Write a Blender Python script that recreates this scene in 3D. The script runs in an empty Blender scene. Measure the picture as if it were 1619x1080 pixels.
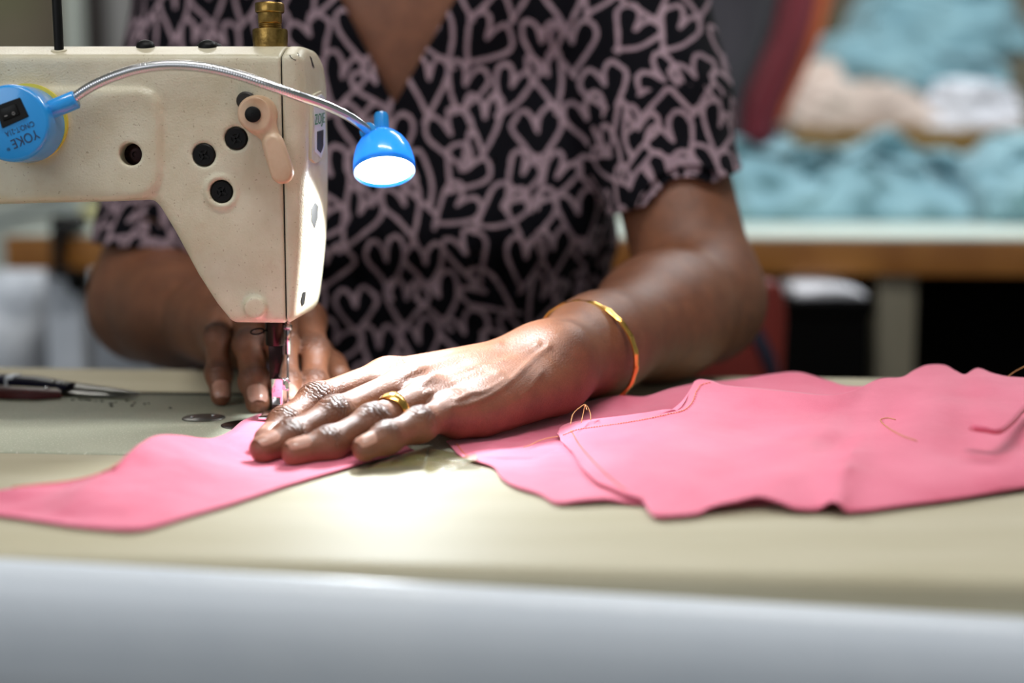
import bpy, bmesh, math, random
import numpy as np
from mathutils import Vector, Matrix

sc = bpy.context.scene
COL = sc.collection
TZ = 0.75                      # height of the machine bed above the floor
F_PX = 2240.0                  # focal length in pixels of the 1619 px wide frame
PITCH = math.radians(7.0)
CAM = np.array([0.0, 0.0, TZ + 0.143])

# ------------------------------------------------------------------ camera
cam_data = bpy.data.cameras.new('camera')
cam = bpy.data.objects.new('camera', cam_data)
COL.objects.link(cam)
cam.location = CAM
cam.rotation_euler = (math.pi / 2 - PITCH, 0, 0)
cam_data.sensor_width = 36.0
cam_data.lens = F_PX / 1619.0 * 36.0
cam_data.clip_start = 0.02
cam_data.dof.use_dof = True
cam_data.dof.focus_distance = 0.765
cam_data.dof.aperture_fstop = 3.0
sc.camera = cam

# ------------------------------------------------------------------ world, room light, exposure
world = bpy.data.worlds.new('world')
sc.world = world
world.use_nodes = True
world.node_tree.nodes['Background'].inputs[0].default_value = (0.93, 0.97, 1.0, 1)
world.node_tree.nodes['Background'].inputs[1].default_value = 0.30
sc.view_settings.view_transform = 'Standard'
sc.view_settings.look = 'None'
sc.view_settings.gamma = 1.0
sc.view_settings.exposure = 0.0
sc.view_settings.use_curve_mapping = False


def area_light(name, loc, target, sx, sy, power, color):
    l = bpy.data.lights.new(name, 'AREA')
    l.shape = 'RECTANGLE'
    l.size, l.size_y = sx, sy
    l.energy = power
    l.color = color
    o = bpy.data.objects.new(name, l)
    COL.objects.link(o)
    o.location = loc
    d = Vector(target) - Vector(loc)
    o.rotation_euler = d.to_track_quat('-Z', 'Y').to_euler()
    return o


# fluorescent tubes under the ceiling (their housings are built further down)
TUBES = [(0.1, 0.30, 2.55), (0.9, 2.35, 2.55), (-0.9, 3.4, 2.55)]
area_light('tube_glow', (0.1, 0.30, 2.515), (0.1, 0.30, 0), 1.2, 0.10, 20, (1.0, 0.98, 0.95))
area_light('tube_glow', (0.9, 2.35, 2.515), (0.9, 2.35, 0), 1.2, 0.10, 34, (0.95, 0.98, 1.0))
area_light('tube_glow', (-0.9, 3.4, 2.515), (-0.9, 3.4, 0), 1.2, 0.10, 20, (1.0, 0.97, 0.93))
# daylight from the window side of the workshop, behind and left of the camera
area_light('window_daylight', (-1.5, -1.2, 1.9), (-0.1, 0.9, 0.8), 1.6, 1.3, 15, (0.93, 0.97, 1.0))

# ------------------------------------------------------------------ pixel <-> world
_F = np.array([0, math.cos(PITCH), -math.sin(PITCH)])
_U = np.array([0, math.sin(PITCH), math.cos(PITCH)])
_R = np.array([1.0, 0, 0])


def ray(px, py):
    return _F + (px - 809.5) / F_PX * _R - (py - 540.0) / F_PX * _U


def at_y(px, py, Y):
    d = ray(px, py)
    return CAM + d * (Y / d[1])


def at_z(px, py, z):
    """point at height z above the machine bed"""
    d = ray(px, py)
    return CAM + d * ((TZ + z - CAM[2]) / d[2])


def project(V):
    q = np.asarray(V) - CAM
    d = q @ _F
    return np.stack([809.5 + F_PX * (q @ _R) / d, 540.0 - F_PX * (q @ _U) / d], -1)


def A(*a):
    return np.array(a, float)


def unit(v):
    v = np.asarray(v, float)
    return v / max(np.linalg.norm(v), 1e-12)


# ------------------------------------------------------------------ materials
def lin(c):
    out = []
    for v in c[:3]:
        v = v / 255.0
        out.append(v / 12.92 if v <= 0.04045 else ((v + 0.055) / 1.055) ** 2.4)
    return (*out, 1.0)


class NT:
    def __init__(self, name):
        self.m = bpy.data.materials.new(name)
        self.m.use_nodes = True
        self.n = self.m.node_tree.nodes
        self.l = self.m.node_tree.links
        self.b = self.n['Principled BSDF']
        self.tc = None

    def node(self, t, **kw):
        n = self.n.new(t)
        for k, v in kw.items():
            setattr(n, k, v)
        return n

    def link(self, a, b):
        self.l.new(a, b)

    def coord(self):
        if self.tc is None:
            self.tc = self.node('ShaderNodeTexCoord')
        return self.tc.outputs['Object']

    def noise(self, scale, detail=3.0, rough=0.55, vec=None):
        n = self.node('ShaderNodeTexNoise')
        n.inputs['Scale'].default_value = scale
        n.inputs['Detail'].default_value = detail
        n.inputs['Roughness'].default_value = rough
        self.link(vec if vec is not None else self.coord(), n.inputs['Vector'])
        return n.outputs['Fac']

    def ramp(self, fac, stops):
        r = self.node('ShaderNodeValToRGB')
        e = r.color_ramp.elements
        while len(e) < len(stops):
            e.new(0.5)
        for k, (p, c) in enumerate(stops):
            e[k].position = p
            e[k].color = c if len(c) == 4 else (*c, 1)
        self.link(fac, r.inputs[0])
        return r.outputs[0]

    def mix(self, fac, a, b, mode='MIX'):
        m = self.node('ShaderNodeMix', data_type='RGBA', blend_type=mode)
        for s, v in ((m.inputs[0], fac), (m.inputs[6], a), (m.inputs[7], b)):
            if hasattr(v, 'links') or isinstance(v, bpy.types.NodeSocket):
                self.link(v, s)
            else:
                s.default_value = v
        return m.outputs[2]

    def math(self, op, a, b=None, clamp=False):
        m = self.node('ShaderNodeMath', operation=op, use_clamp=clamp)
        for s, v in ((m.inputs[0], a), (m.inputs[1], b)):
            if v is None:
                continue
            if isinstance(v, bpy.types.NodeSocket):
                self.link(v, s)
            else:
                s.default_value = v
        return m.outputs[0]

    def bump(self, height, strength, dist=0.001):
        b = self.node('ShaderNodeBump')
        b.inputs['Strength'].default_value = strength
        b.inputs['Distance'].default_value = dist
        self.link(height, b.inputs['Height'])
        self.link(b.outputs[0], self.b.inputs['Normal'])
        return b


def mat(name, col, rough=0.5, metal=0.0, spec=0.5, mottle=None, bump=None, coat=0.0, sheen=0.0, sss=0.0, trans=0.0, alpha=1.0):
    t = NT(name)
    b = t.b
    b.inputs['Base Color'].default_value = lin(col)
    b.inputs['Roughness'].default_value = rough
    b.inputs['Metallic'].default_value = metal
    b.inputs['Specular IOR Level'].default_value = spec
    b.inputs['Coat Weight'].default_value = coat
    b.inputs['Coat Roughness'].default_value = 0.08
    b.inputs['Sheen Weight'].default_value = sheen
    b.inputs['Transmission Weight'].default_value = trans
    b.inputs['Alpha'].default_value = alpha
    if sss:
        b.inputs['Subsurface Weight'].default_value = sss
        b.inputs['Subsurface Radius'].default_value = (0.006, 0.0025, 0.0015)
        b.inputs['Subsurface Scale'].default_value = 0.5
    if mottle:
        sca, col2, lo, hi = mottle
        f = t.noise(sca, 4.0)
        c = t.ramp(f, [(lo, lin(col)), (hi, lin(col2))])
        t.link(c, b.inputs['Base Color'])
    if bump:
        t.bump(t.noise(bump[0], 2.0), bump[1], bump[2] if len(bump) > 2 else 0.0005)
    return t.m


def machine_paint():
    t = NT('cream hammered machine paint')
    f = t.noise(32, 5.0, 0.6)
    base = t.ramp(f, [(0.35, lin((206, 200, 178))), (0.62, lin((194, 184, 158)))])
    # grime with a shape of its own: brownish worn blotches
    g = t.noise(55, 5.0, 0.7)
    gm = t.ramp(g, [(0.60, (0, 0, 0)), (0.78, (1, 1, 1))])
    base = t.mix(t.math('MULTIPLY', gm, 0.35), base, lin((168, 128, 98)))
    # tiny oil specks
    s = t.noise(620, 1.0)
    sm = t.ramp(s, [(0.71, (0, 0, 0)), (0.74, (1, 1, 1))])
    base = t.mix(t.math('MULTIPLY', sm, 0.4), base, lin((120, 92, 66)))
    t.link(base, t.b.inputs['Base Color'])
    t.b.inputs['Roughness'].default_value = 0.36
    t.bump(t.noise(900, 2.0), 0.35, 0.0006)
    return t.m


def bed_paint():
    t = NT('sage speckled bed paint')
    base = t.ramp(t.noise(14, 4.0), [(0.3, lin((176, 178, 158))), (0.7, lin((164, 168, 148)))])
    s = t.noise(900, 1.0)
    base = t.mix(t.ramp(s, [(0.62, (0, 0, 0)), (0.68, (1, 1, 1))]), base, lin((206, 207, 192)))
    t.link(base, t.b.inputs['Base Color'])
    t.b.inputs['Roughness'].default_value = 0.56
    t.b.inputs['Specular IOR Level'].default_value = 0.4
    t.bump(t.noise(1100, 2.0), 0.3, 0.0004)
    return t.m


def laminate():
    t = NT('beige satin laminate')
    v = t.node('ShaderNodeMapping')
    v.inputs['Scale'].default_value = (1.0, 6.0, 1.0)
    t.link(t.coord(), v.inputs[0])
    f = t.noise(5, 5.0, 0.6, v.outputs[0])
    t.link(t.ramp(f, [(0.3, lin((182, 175, 153))), (0.7, lin((169, 161, 136)))]), t.b.inputs['Base Color'])
    t.b.inputs['Roughness'].default_value = 0.60
    t.b.inputs['Specular IOR Level'].default_value = 0.16
    t.bump(t.noise(160, 2.0), 0.05, 0.0005)
    return t.m


def cloth_mat(name, c1, c2, weave=2200.0, blotch=22.0, rough=0.85, sheen=0.25):
    t = NT(name)
    f = t.noise(blotch, 4.0)
    c = t.ramp(f, [(0.3, lin(c1)), (0.7, lin(c2))])
    fine = t.noise(weave, 1.0)
    c = t.mix(0.16, c, t.ramp(fine, [(0.35, lin(tuple(v * 0.72 for v in c2))), (0.65, lin(c1))]))
    t.link(c, t.b.inputs['Base Color'])
    t.b.inputs['Roughness'].default_value = rough
    t.b.inputs['Sheen Weight'].default_value = sheen
    t.bump(fine, 0.35, 0.0004)
    return t.m


def attr(t, name):
    a = t.node('ShaderNodeAttribute', attribute_name=name)
    return a.outputs['Fac']


def skin_mat():
    t = NT('brown skin')
    f = t.noise(70, 5.0, 0.6)
    c = t.ramp(f, [(0.3, lin((134, 86, 60))), (0.72, lin((106, 65, 45)))])
    pores = t.noise(1500, 2.0)
    c = t.mix(0.22, c, t.ramp(pores, [(0.35, lin((74, 44, 32))), (0.65, lin((138, 92, 68)))]))
    # knuckle skin is darker than the rest
    kn = attr(t, 'knuckle')
    c = t.mix(t.math('MULTIPLY', kn, 0.5, True), c, lin((52, 30, 22)))
    # palms and finger pads are paler and pinker
    c = t.mix(attr(t, 'pad'), c, lin((196, 128, 104)))
    t.link(c, t.b.inputs['Base Color'])
    t.b.inputs['Roughness'].default_value = 0.44
    t.b.inputs['Specular IOR Level'].default_value = 0.5
    t.b.inputs['Subsurface Weight'].default_value = 0.12
    t.b.inputs['Subsurface Radius'].default_value = (0.004, 0.0015, 0.0008)
    t.b.inputs['Subsurface Scale'].default_value = 0.4
    # creases across the knuckles + fine pores
    wob = t.noise(190, 3.0, 0.6)
    ph = t.math('ADD', t.math('MULTIPLY', attr(t, 'crease'), 1.15), t.math('MULTIPLY', wob, 10.0))
    s = t.math('POWER', t.math('ABSOLUTE', t.math('SINE', ph)), 0.55)
    h = t.math('MULTIPLY', s, kn)
    fine = t.math('MULTIPLY', t.noise(900, 3.0, 0.65), 0.30)
    h = t.math('ADD', h, fine)
    t.bump(h, 0.9, 0.0014)
    return t.m


def heart_cloth():
    t = NT('black cotton printed with mauve scribbled hearts')
    d = attr(t, 'heart')                      # distance to the nearest brush line, mm
    wob = t.math('MULTIPLY', t.math('SUBTRACT', t.noise(160, 2.0), 0.5), 1.2)
    dd = t.math('MULTIPLY', t.math('ADD', d, wob), 0.1)
    msk = t.ramp(dd, [(0.135, (1, 1, 1)), (0.205, (0, 0, 0))])
    print_c = t.ramp(t.noise(90, 3.0), [(0.3, lin((160, 138, 147))), (0.7, lin((138, 118, 128)))])
    c = t.mix(msk, lin((7, 7, 14)), print_c)
    t.link(c, t.b.inputs['Base Color'])
    t.b.inputs['Roughness'].default_value = 0.85
    t.b.inputs['Specular IOR Level'].default_value = 0.12
    t.bump(t.noise(1600, 1.0), 0.25, 0.0004)
    return t.m


M = {}
M['paint'] = machine_paint()
M['bed'] = bed_paint()
M['laminate'] = laminate()
M['edge_band'] = mat('pale blue grey edge strip', (220, 226, 233), 0.42, mottle=(9, (204, 212, 222), .3, .75))
M['black_plastic'] = mat('black plastic', (7, 7, 8), 0.45, 0.0, 0.25)
M['black_screw'] = mat('blackened screw', (7, 7, 8), 0.5, 0.0, .2)
M['gap_shade'] = mat('painted gap shade', (18, 15, 12), 0.8)  # dark colour standing in for the shade inside narrow gaps
M['brass'] = mat('worn brass', (170, 138, 78), 0.34, 1.0, mottle=(260, (120, 94, 50), .35, .75), bump=(700, .2))
M['steel'] = mat('polished steel', (205, 205, 208), 0.14, 1.0)
M['mirror'] = mat('pitted bright steel', (235, 225, 225), 0.07, 1.0, mottle=(900, (20, 16, 16), .64, .67))
M['dark_steel'] = mat('oiled dark steel', (52, 38, 38), 0.24, 1.0)
M['grey_steel'] = mat('brushed grey steel', (120, 120, 116), 0.32, 1.0, bump=(900, .25))
M['blue'] = mat('glossy blue plastic', (36, 150, 228), 0.25, coat=0.5)
_t = NT('blue translucent plastic')
_t.b.inputs['Base Color'].default_value = lin((40, 150, 230))
_t.b.inputs['Roughness'].default_value = 0.22
_t.b.inputs['Coat Weight'].default_value = 0.5
_tr = _t.node('ShaderNodeBsdfTranslucent')
_tr.inputs[0].default_value = lin((50, 160, 240))
_mx = _t.node('ShaderNodeMixShader')
_mx.inputs[0].default_value = 0.25
_t.link(_t.b.outputs[0], _mx.inputs[1])
_t.link(_tr.outputs[0], _mx.inputs[2])
_t.link(_mx.outputs[0], _t.n['Material Output'].inputs['Surface'])
M['blue_shade'] = _t.m
M['yellow'] = mat('yellow sticker', (226, 205, 70), 0.5)
M['ink'] = mat('navy print', (26, 44, 78), 0.6)
M['white_ink'] = mat('grey switch print', (150, 150, 150), 0.6)
M['green_ink'] = mat('green print', (10, 112, 66), 0.5)
M['badge'] = mat('silver badge', (205, 206, 212), 0.45, 0.0)
M['chip'] = mat('chipped bare metal', (52, 50, 48), 0.5, 0.6)
M['lever'] = mat('tan plastic lever', (204, 176, 148), 0.4, mottle=(60, (186, 150, 118), .35, .7))
M['pink'] = cloth_mat('pink cotton', (230, 116, 144), (216, 92, 122))
M['pink_edge'] = mat('orange thread', (226, 132, 62), 0.7)
M['thread_tan'] = mat('tan thread', (206, 150, 92), 0.7)
M['skin'] = skin_mat()
M['nail'] = mat('fingernail', (188, 144, 126), 0.3, coat=0.2, mottle=(160, (164, 120, 102), .35, .7))
M['gold'] = mat('polished gold', (250, 196, 104), 0.2, 1.0, bump=(420, .25))
M['hearts'] = heart_cloth()
M['hair'] = mat('black hair', (16, 13, 12), 0.5)
M['eye'] = mat('eye', (220, 214, 205), 0.2)
M['teal'] = cloth_mat('teal cotton', (144, 184, 194), (112, 154, 168), 700, 9)
M['white_cloth'] = cloth_mat('white cotton', (242, 242, 250), (228, 230, 240), 700, 9)
M['blush_cloth'] = cloth_mat('blush white cotton', (226, 208, 196), (206, 186, 176), 700, 9)
M['dark_cloth'] = cloth_mat('charcoal cotton', (46, 40, 50), (32, 28, 36), 700, 9)
M['maroon'] = cloth_mat('maroon cotton', (116, 14, 34), (92, 10, 26), 700, 9)
M['orange_cloth'] = cloth_mat('rust orange cotton', (206, 98, 38), (180, 78, 28), 700, 9)
M['red_plastic'] = mat('dark red plastic', (120, 30, 18), 0.5)
M['navy'] = mat('navy fabric', (30, 32, 52), 0.8)
M['wood'] = mat('varnished wood edge', (168, 112, 50), 0.4, mottle=(14, (142, 88, 34), .35, .7))
M['olive_wood'] = mat('aged plank', (140, 112, 58), 0.6, mottle=(12, (112, 84, 40), .35, .7))
M['mint'] = mat('mint white laminate', (222, 232, 222), 0.35, mottle=(6, (208, 222, 214), .3, .7))
M['leg_grey'] = mat('beige grey painted leg', (136, 130, 112), 0.5)
M['shade_box'] = mat('added shade box', (5, 5, 5), 0.9, 0.0, 0.1)  # near-black for added shapes that keep the space under the table dark
M['white_sack'] = mat('white woven sack', (206, 212, 222), 0.6, mottle=(7, (186, 194, 206), .3, .7))
M['cable'] = mat('grey cable', (130, 140, 142), 0.5)
M['cream_box'] = mat('pale yellow plastic', (232, 228, 170), 0.4)
M['wall'] = mat('brown grey plaster', (134, 116, 108), 0.9, mottle=(2.2, (112, 112, 86), .35, .65))
M['wall_light'] = mat('pale plaster', (176, 184, 178), 0.9)
M['trim_dark'] = mat('dark brown trim', (34, 28, 26), 0.7)
M['door'] = mat('grey painted door', (128, 128, 128), 0.6)
M['floor'] = mat('grey cement floor', (120, 118, 112), 0.6, mottle=(3, (100, 98, 94), .35, .65))
M['ceiling'] = mat('white ceiling', (225, 225, 220), 0.9)
M['snip_red'] = mat('dark red handle', (72, 14, 22), 0.3)
M['snip_blue'] = mat('navy handle', (18, 20, 44), 0.3)
M['lint'] = mat('dark lint', (70, 70, 66), 0.9)
_t = NT('lamp lens')
_t.b.inputs['Base Color'].default_value = (1, 1, 1, 1)
_t.b.inputs['Emission Color'].default_value = (0.93, 0.97, 1.0, 1)
_t.b.inputs['Emission Strength'].default_value = 6.0
M['lens'] = _t.m
_t = NT('fluorescent tube')
_t.b.inputs['Emission Color'].default_value = (1, 0.98, 0.95, 1)
_t.b.inputs['Emission Strength'].default_value = 6.0
M['tube'] = _t.m
_t = NT('clear packing tape')
_t.b.inputs['Base Color'].default_value = lin((158, 150, 92))
_t.b.inputs['Roughness'].default_value = 0.06
_t.b.inputs['Alpha'].default_value = 0.6
_t.b.inputs['Coat Weight'].default_value = 1.0
_t.bump(_t.noise(150, 3.0), 1.0, 0.004)
M['tape'] = _t.m


# ------------------------------------------------------------------ objects
def thing(name, label, cat, loc=(0, 0, 0), group=None):
    o = bpy.data.objects.new(name, None)
    o.empty_display_size = 0.05
    COL.objects.link(o)
    o.location = loc
    o['label'] = label
    o['category'] = cat
    if group:
        o['group'] = group
    return o


def tag(o, label, cat, group=None, kind=None):
    o['label'] = label
    o['category'] = cat
    if group:
        o['group'] = group
    if kind:
        o['kind'] = kind
    return o


def root_loc(p):
    l = Vector((0, 0, 0))
    while p is not None:
        l = l + p.location
        p = p.parent
    return l


def obj(name, VF, m, parent=None, smooth=True, origin=None, label=None, sharp=None):
    """ONE mesh object from world-space vertices"""
    V, F = VF
    V = np.asarray(V, float).reshape(-1, 3)
    off = np.array(root_loc(parent)) if parent is not None else (np.array(origin, float) if origin is not None else V.mean(0))
    if parent is None and origin is None:
        off[2] = V[:, 2].min()
    me = bpy.data.meshes.new(name)
    if isinstance(F, np.ndarray) and F.ndim == 2:
        n, k = F.shape
        me.vertices.add(len(V))
        me.vertices.foreach_set('co', (V - off).astype(np.float32).ravel())
        me.loops.add(n * k)
        me.loops.foreach_set('vertex_index', F.astype(np.int32).ravel())
        me.polygons.add(n)
        me.polygons.foreach_set('loop_start', (np.arange(n) * k).astype(np.int32))
        me.update(calc_edges=True)
    else:
        me.from_pydata((V - off).tolist(), [], [list(map(int, f)) for f in F])
        me.update()
    me.materials.append(m)
    if smooth:
        me.polygons.foreach_set('use_smooth', np.ones(len(me.polygons), bool))
        if sharp:
            me.set_sharp_from_angle(angle=math.radians(sharp))
    o = bpy.data.objects.new(name, me)
    COL.objects.link(o)
    if parent is not None:
        o.parent = parent
    else:
        o.location = off
    if label:
        o['label'] = label
    return o


def fattr(o, name, vals):
    a = o.data.attributes.new(name, 'FLOAT', 'POINT')
    a.data.foreach_set('value', np.asarray(vals, np.float32))


def join(*parts):
    V, F, n = [], [], 0
    for v, f in parts:
        v = np.asarray(v, float).reshape(-1, 3)
        V.append(v)
        F += [[int(i) + n for i in q] for q in f]
        n += len(v)
    return np.concatenate(V), F


def frame(axis, hint=(0, 0, 1)):
    a = unit(axis)
    h = np.array(hint, float)
    if abs(a @ unit(h)) > 0.95:
        h = np.array([1.0, 0, 0])
    u = unit(np.cross(h, a))
    return u, np.cross(a, u), a


def lathe(p0, axis, prof, n=40, hint=(0, 0, 1), knurl=None, caps=True):
    """prof: list of (distance along the axis, radius)"""
    u, v, a = frame(axis, hint)
    V, F = [], []
    for k, (t, r) in enumerate(prof):
        for i in range(n):
            th = 2 * math.pi * i / n
            rr = r
            if knurl and knurl[0] <= k <= knurl[1]:
                rr = r * (1 - (knurl[2] if i % 2 else 0))
            V.append(np.array(p0) + a * t + (u * math.cos(th) + v * math.sin(th)) * rr)
    m = len(prof)
    for k in range(m - 1):
        for i in range(n):
            j = (i + 1) % n
            F.append([k * n + i, k * n + j, (k + 1) * n + j, (k + 1) * n + i])
    if caps:
        F.append([i for i in range(n)][::-1])
        F.append([(m - 1) * n + i for i in range(n)])
    return np.array(V), F


def spline(pts, n):
    P = np.array(pts, float)
    d = np.r_[0, np.cumsum(np.linalg.norm(np.diff(P, axis=0), axis=1))]
    d = d / d[-1]
    t = np.linspace(0, 1, n)
    Q = np.concatenate([[2 * P[0] - P[1]], P, [2 * P[-1] - P[-2]]])
    idx = np.clip(np.searchsorted(d, t, 'right') - 1, 0, len(P) - 2)
    s = ((t - d[idx]) / np.maximum(d[idx + 1] - d[idx], 1e-9))[:, None]
    p0, p1, p2, p3 = Q[idx], Q[idx + 1], Q[idx + 2], Q[idx + 3]
    return 0.5 * (2 * p1 + (p2 - p0) * s + (2 * p0 - 5 * p1 + 4 * p2 - p3) * s ** 2 + (3 * p1 - p0 - 3 * p2 + p3) * s ** 3)


def tube(path, r, n=12, caps=True):
    P = np.array(path, float)
    m = len(P)
    R = np.full(m, r) if np.isscalar(r) else np.asarray(r, float)
    T = np.gradient(P, axis=0)
    T = T / np.maximum(np.linalg.norm(T, axis=1, keepdims=True), 1e-12)
    u, v, _ = frame(T[0])
    V, F = [], []
    for k in range(m):
        u = unit(u - T[k] * (u @ T[k]))
        v = np.cross(T[k], u)
        for i in range(n):
            th = 2 * math.pi * i / n
            V.append(P[k] + (u * math.cos(th) + v * math.sin(th)) * R[k])
    for k in range(m - 1):
        for i in range(n):
            j = (i + 1) % n
            F.append([k * n + i, k * n + j, (k + 1) * n + j, (k + 1) * n + i])
    if caps:
        F.append([i for i in range(n)][::-1])
        F.append([(m - 1) * n + i for i in range(n)])
    return np.array(V), F


def bm_out(bm):
    bm.verts.index_update()
    V = np.array([v.co[:] for v in bm.verts])
    F = [[v.index for v in f.verts] for f in bm.faces]
    bm.free()
    return V, F


def box(lo, hi, bev=0.0, seg=2, rot=None, pivot=None):
    bm = bmesh.new()
    bmesh.ops.create_cube(bm, size=1.0)
    lo, hi = np.array(lo, float), np.array(hi, float)
    for v in bm.verts:
        v.co = Vector((lo + hi) / 2 + np.array(v.co) * (hi - lo))
    if bev:
        bmesh.ops.bevel(bm, geom=bm.edges[:], offset=bev, segments=seg, affect='EDGES', profile=0.5)
    V, F = bm_out(bm)
    if rot is not None:
        p = np.array(pivot if pivot is not None else (lo + hi) / 2)
        V = (V - p) @ np.array(rot).T + p
    return V, F


def prism(poly, axis_vec, bev=0.0, seg=2):
    """extrude a 3-D polygon along axis_vec"""
    bm = bmesh.new()
    vs = [bm.verts.new(Vector(p)) for p in poly]
    f = bm.faces.new(vs)
    r = bmesh.ops.extrude_face_region(bm, geom=[f])
    ev = [g for g in r['geom'] if isinstance(g, bmesh.types.BMVert)]
    bmesh.ops.translate(bm, vec=Vector(axis_vec), verts=ev)
    bmesh.ops.recalc_face_normals(bm, faces=bm.faces[:])
    if bev:
        bmesh.ops.bevel(bm, geom=bm.edges[:], offset=bev, segments=seg, affect='EDGES', profile=0.5)
    return bm_out(bm)


def rotz(a):
    return np.array([[math.cos(a), -math.sin(a), 0], [math.sin(a), math.cos(a), 0], [0, 0, 1]])


def rotx(a):
    return np.array([[1, 0, 0], [0, math.cos(a), -math.sin(a)], [0, math.sin(a), math.cos(a)]])


def wobble(seed, n=14, fmin=10, fmax=60, dims=2):
    """smooth band-limited random field: a sum of plane waves"""
    rs = np.random.RandomState(seed)
    K = rs.randn(n, dims)
    K /= np.linalg.norm(K, axis=1, keepdims=True)
    f = np.exp(rs.uniform(math.log(fmin), math.log(fmax), n))
    ph = rs.uniform(0, 6.28, n)
    a = (fmin / f) ** 0.8
    a /= np.sqrt((a ** 2).sum() / 2)

    def g(P):
        P = np.asarray(P, float)
        return (np.sin((P @ K.T) * f + ph) * a).sum(-1)
    return g


def text_mesh(body, size, extrude=0.00008):
    c = bpy.data.curves.new('t', 'FONT')
    c.body = body
    c.size = size
    c.extrude = extrude
    c.align_x = 'CENTER'
    c.align_y = 'CENTER'
    o = bpy.data.objects.new('t', c)
    COL.objects.link(o)
    dg = bpy.context.evaluated_depsgraph_get()
    me = bpy.data.meshes.new_from_object(o.evaluated_get(dg))
    V = np.array([v.co[:] for v in me.vertices])
    F = [list(p.vertices) for p in me.polygons]
    bpy.data.objects.remove(o)
    bpy.data.curves.remove(c)
    bpy.data.meshes.remove(me)
    return V, F


def place_text(body, size, origin, ux, uy, bold=0.0):
    V, F = text_mesh(body, size)
    n = np.cross(ux, uy)
    W = np.array(origin) + V[:, :1] * np.array(ux) + V[:, 1:2] * np.array(uy) + V[:, 2:3] * n
    return W, F


# ------------------------------------------------------------------ signed distance modelling
def smin(a, b, k):
    if k <= 0:
        return np.minimum(a, b)
    h = np.maximum(k - np.abs(a - b), 0.0) / k
    return np.minimum(a, b) - h * h * k * 0.25


def capsule(a, b, ra, rb, flat=None):
    a, b = np.array(a, float), np.array(b, float)
    ab = b - a
    L2 = max(ab @ ab, 1e-12)

    def f(P):
        q = P - a
        t = np.clip((q @ ab) / L2, 0, 1)
        q = q - t[..., None] * ab
        if flat is not None:
            n, s = flat
            q = q + ((s - 1.0) * (q @ n))[..., None] * n
        return np.sqrt((q * q).sum(-1)) - (ra + (rb - ra) * t)
    f.c = (a + b) / 2
    f.r = math.sqrt(L2) / 2 + max(ra, rb) * (1.0 if flat is None else max(1.0, 1.0 / flat[1]))
    return f


def ellipsoid(c, r, Rm=None):
    c, r = np.array(c, float), np.array(r, float)

    def f(P):
        q = P - c
        if Rm is not None:
            q = q @ Rm
        k0 = np.sqrt(((q / r) ** 2).sum(-1))
        k1 = np.sqrt(((q / r ** 2) ** 2).sum(-1))
        return k0 * (k0 - 1.0) / np.maximum(k1, 1e-9)
    f.c, f.r = c, r.max()
    return f


def field(groups, post=None):
    """groups: list of (prims, k inside the group, k against what came before)"""
    def f(P, C, R):
        acc = np.full(P.shape[:2], 9.0)
        for prims, kin, kout in groups:
            g = np.full(P.shape[:2], 9.0)
            for p in prims:
                m = np.linalg.norm(C - p.c, axis=1) < p.r + R + 0.075
                if m.any():
                    g[m] = smin(g[m], p(P[m]), kin)
            acc = smin(acc, g, kout)
        if post is not None:
            acc = post(P, acc)
        return acc
    return f


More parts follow.
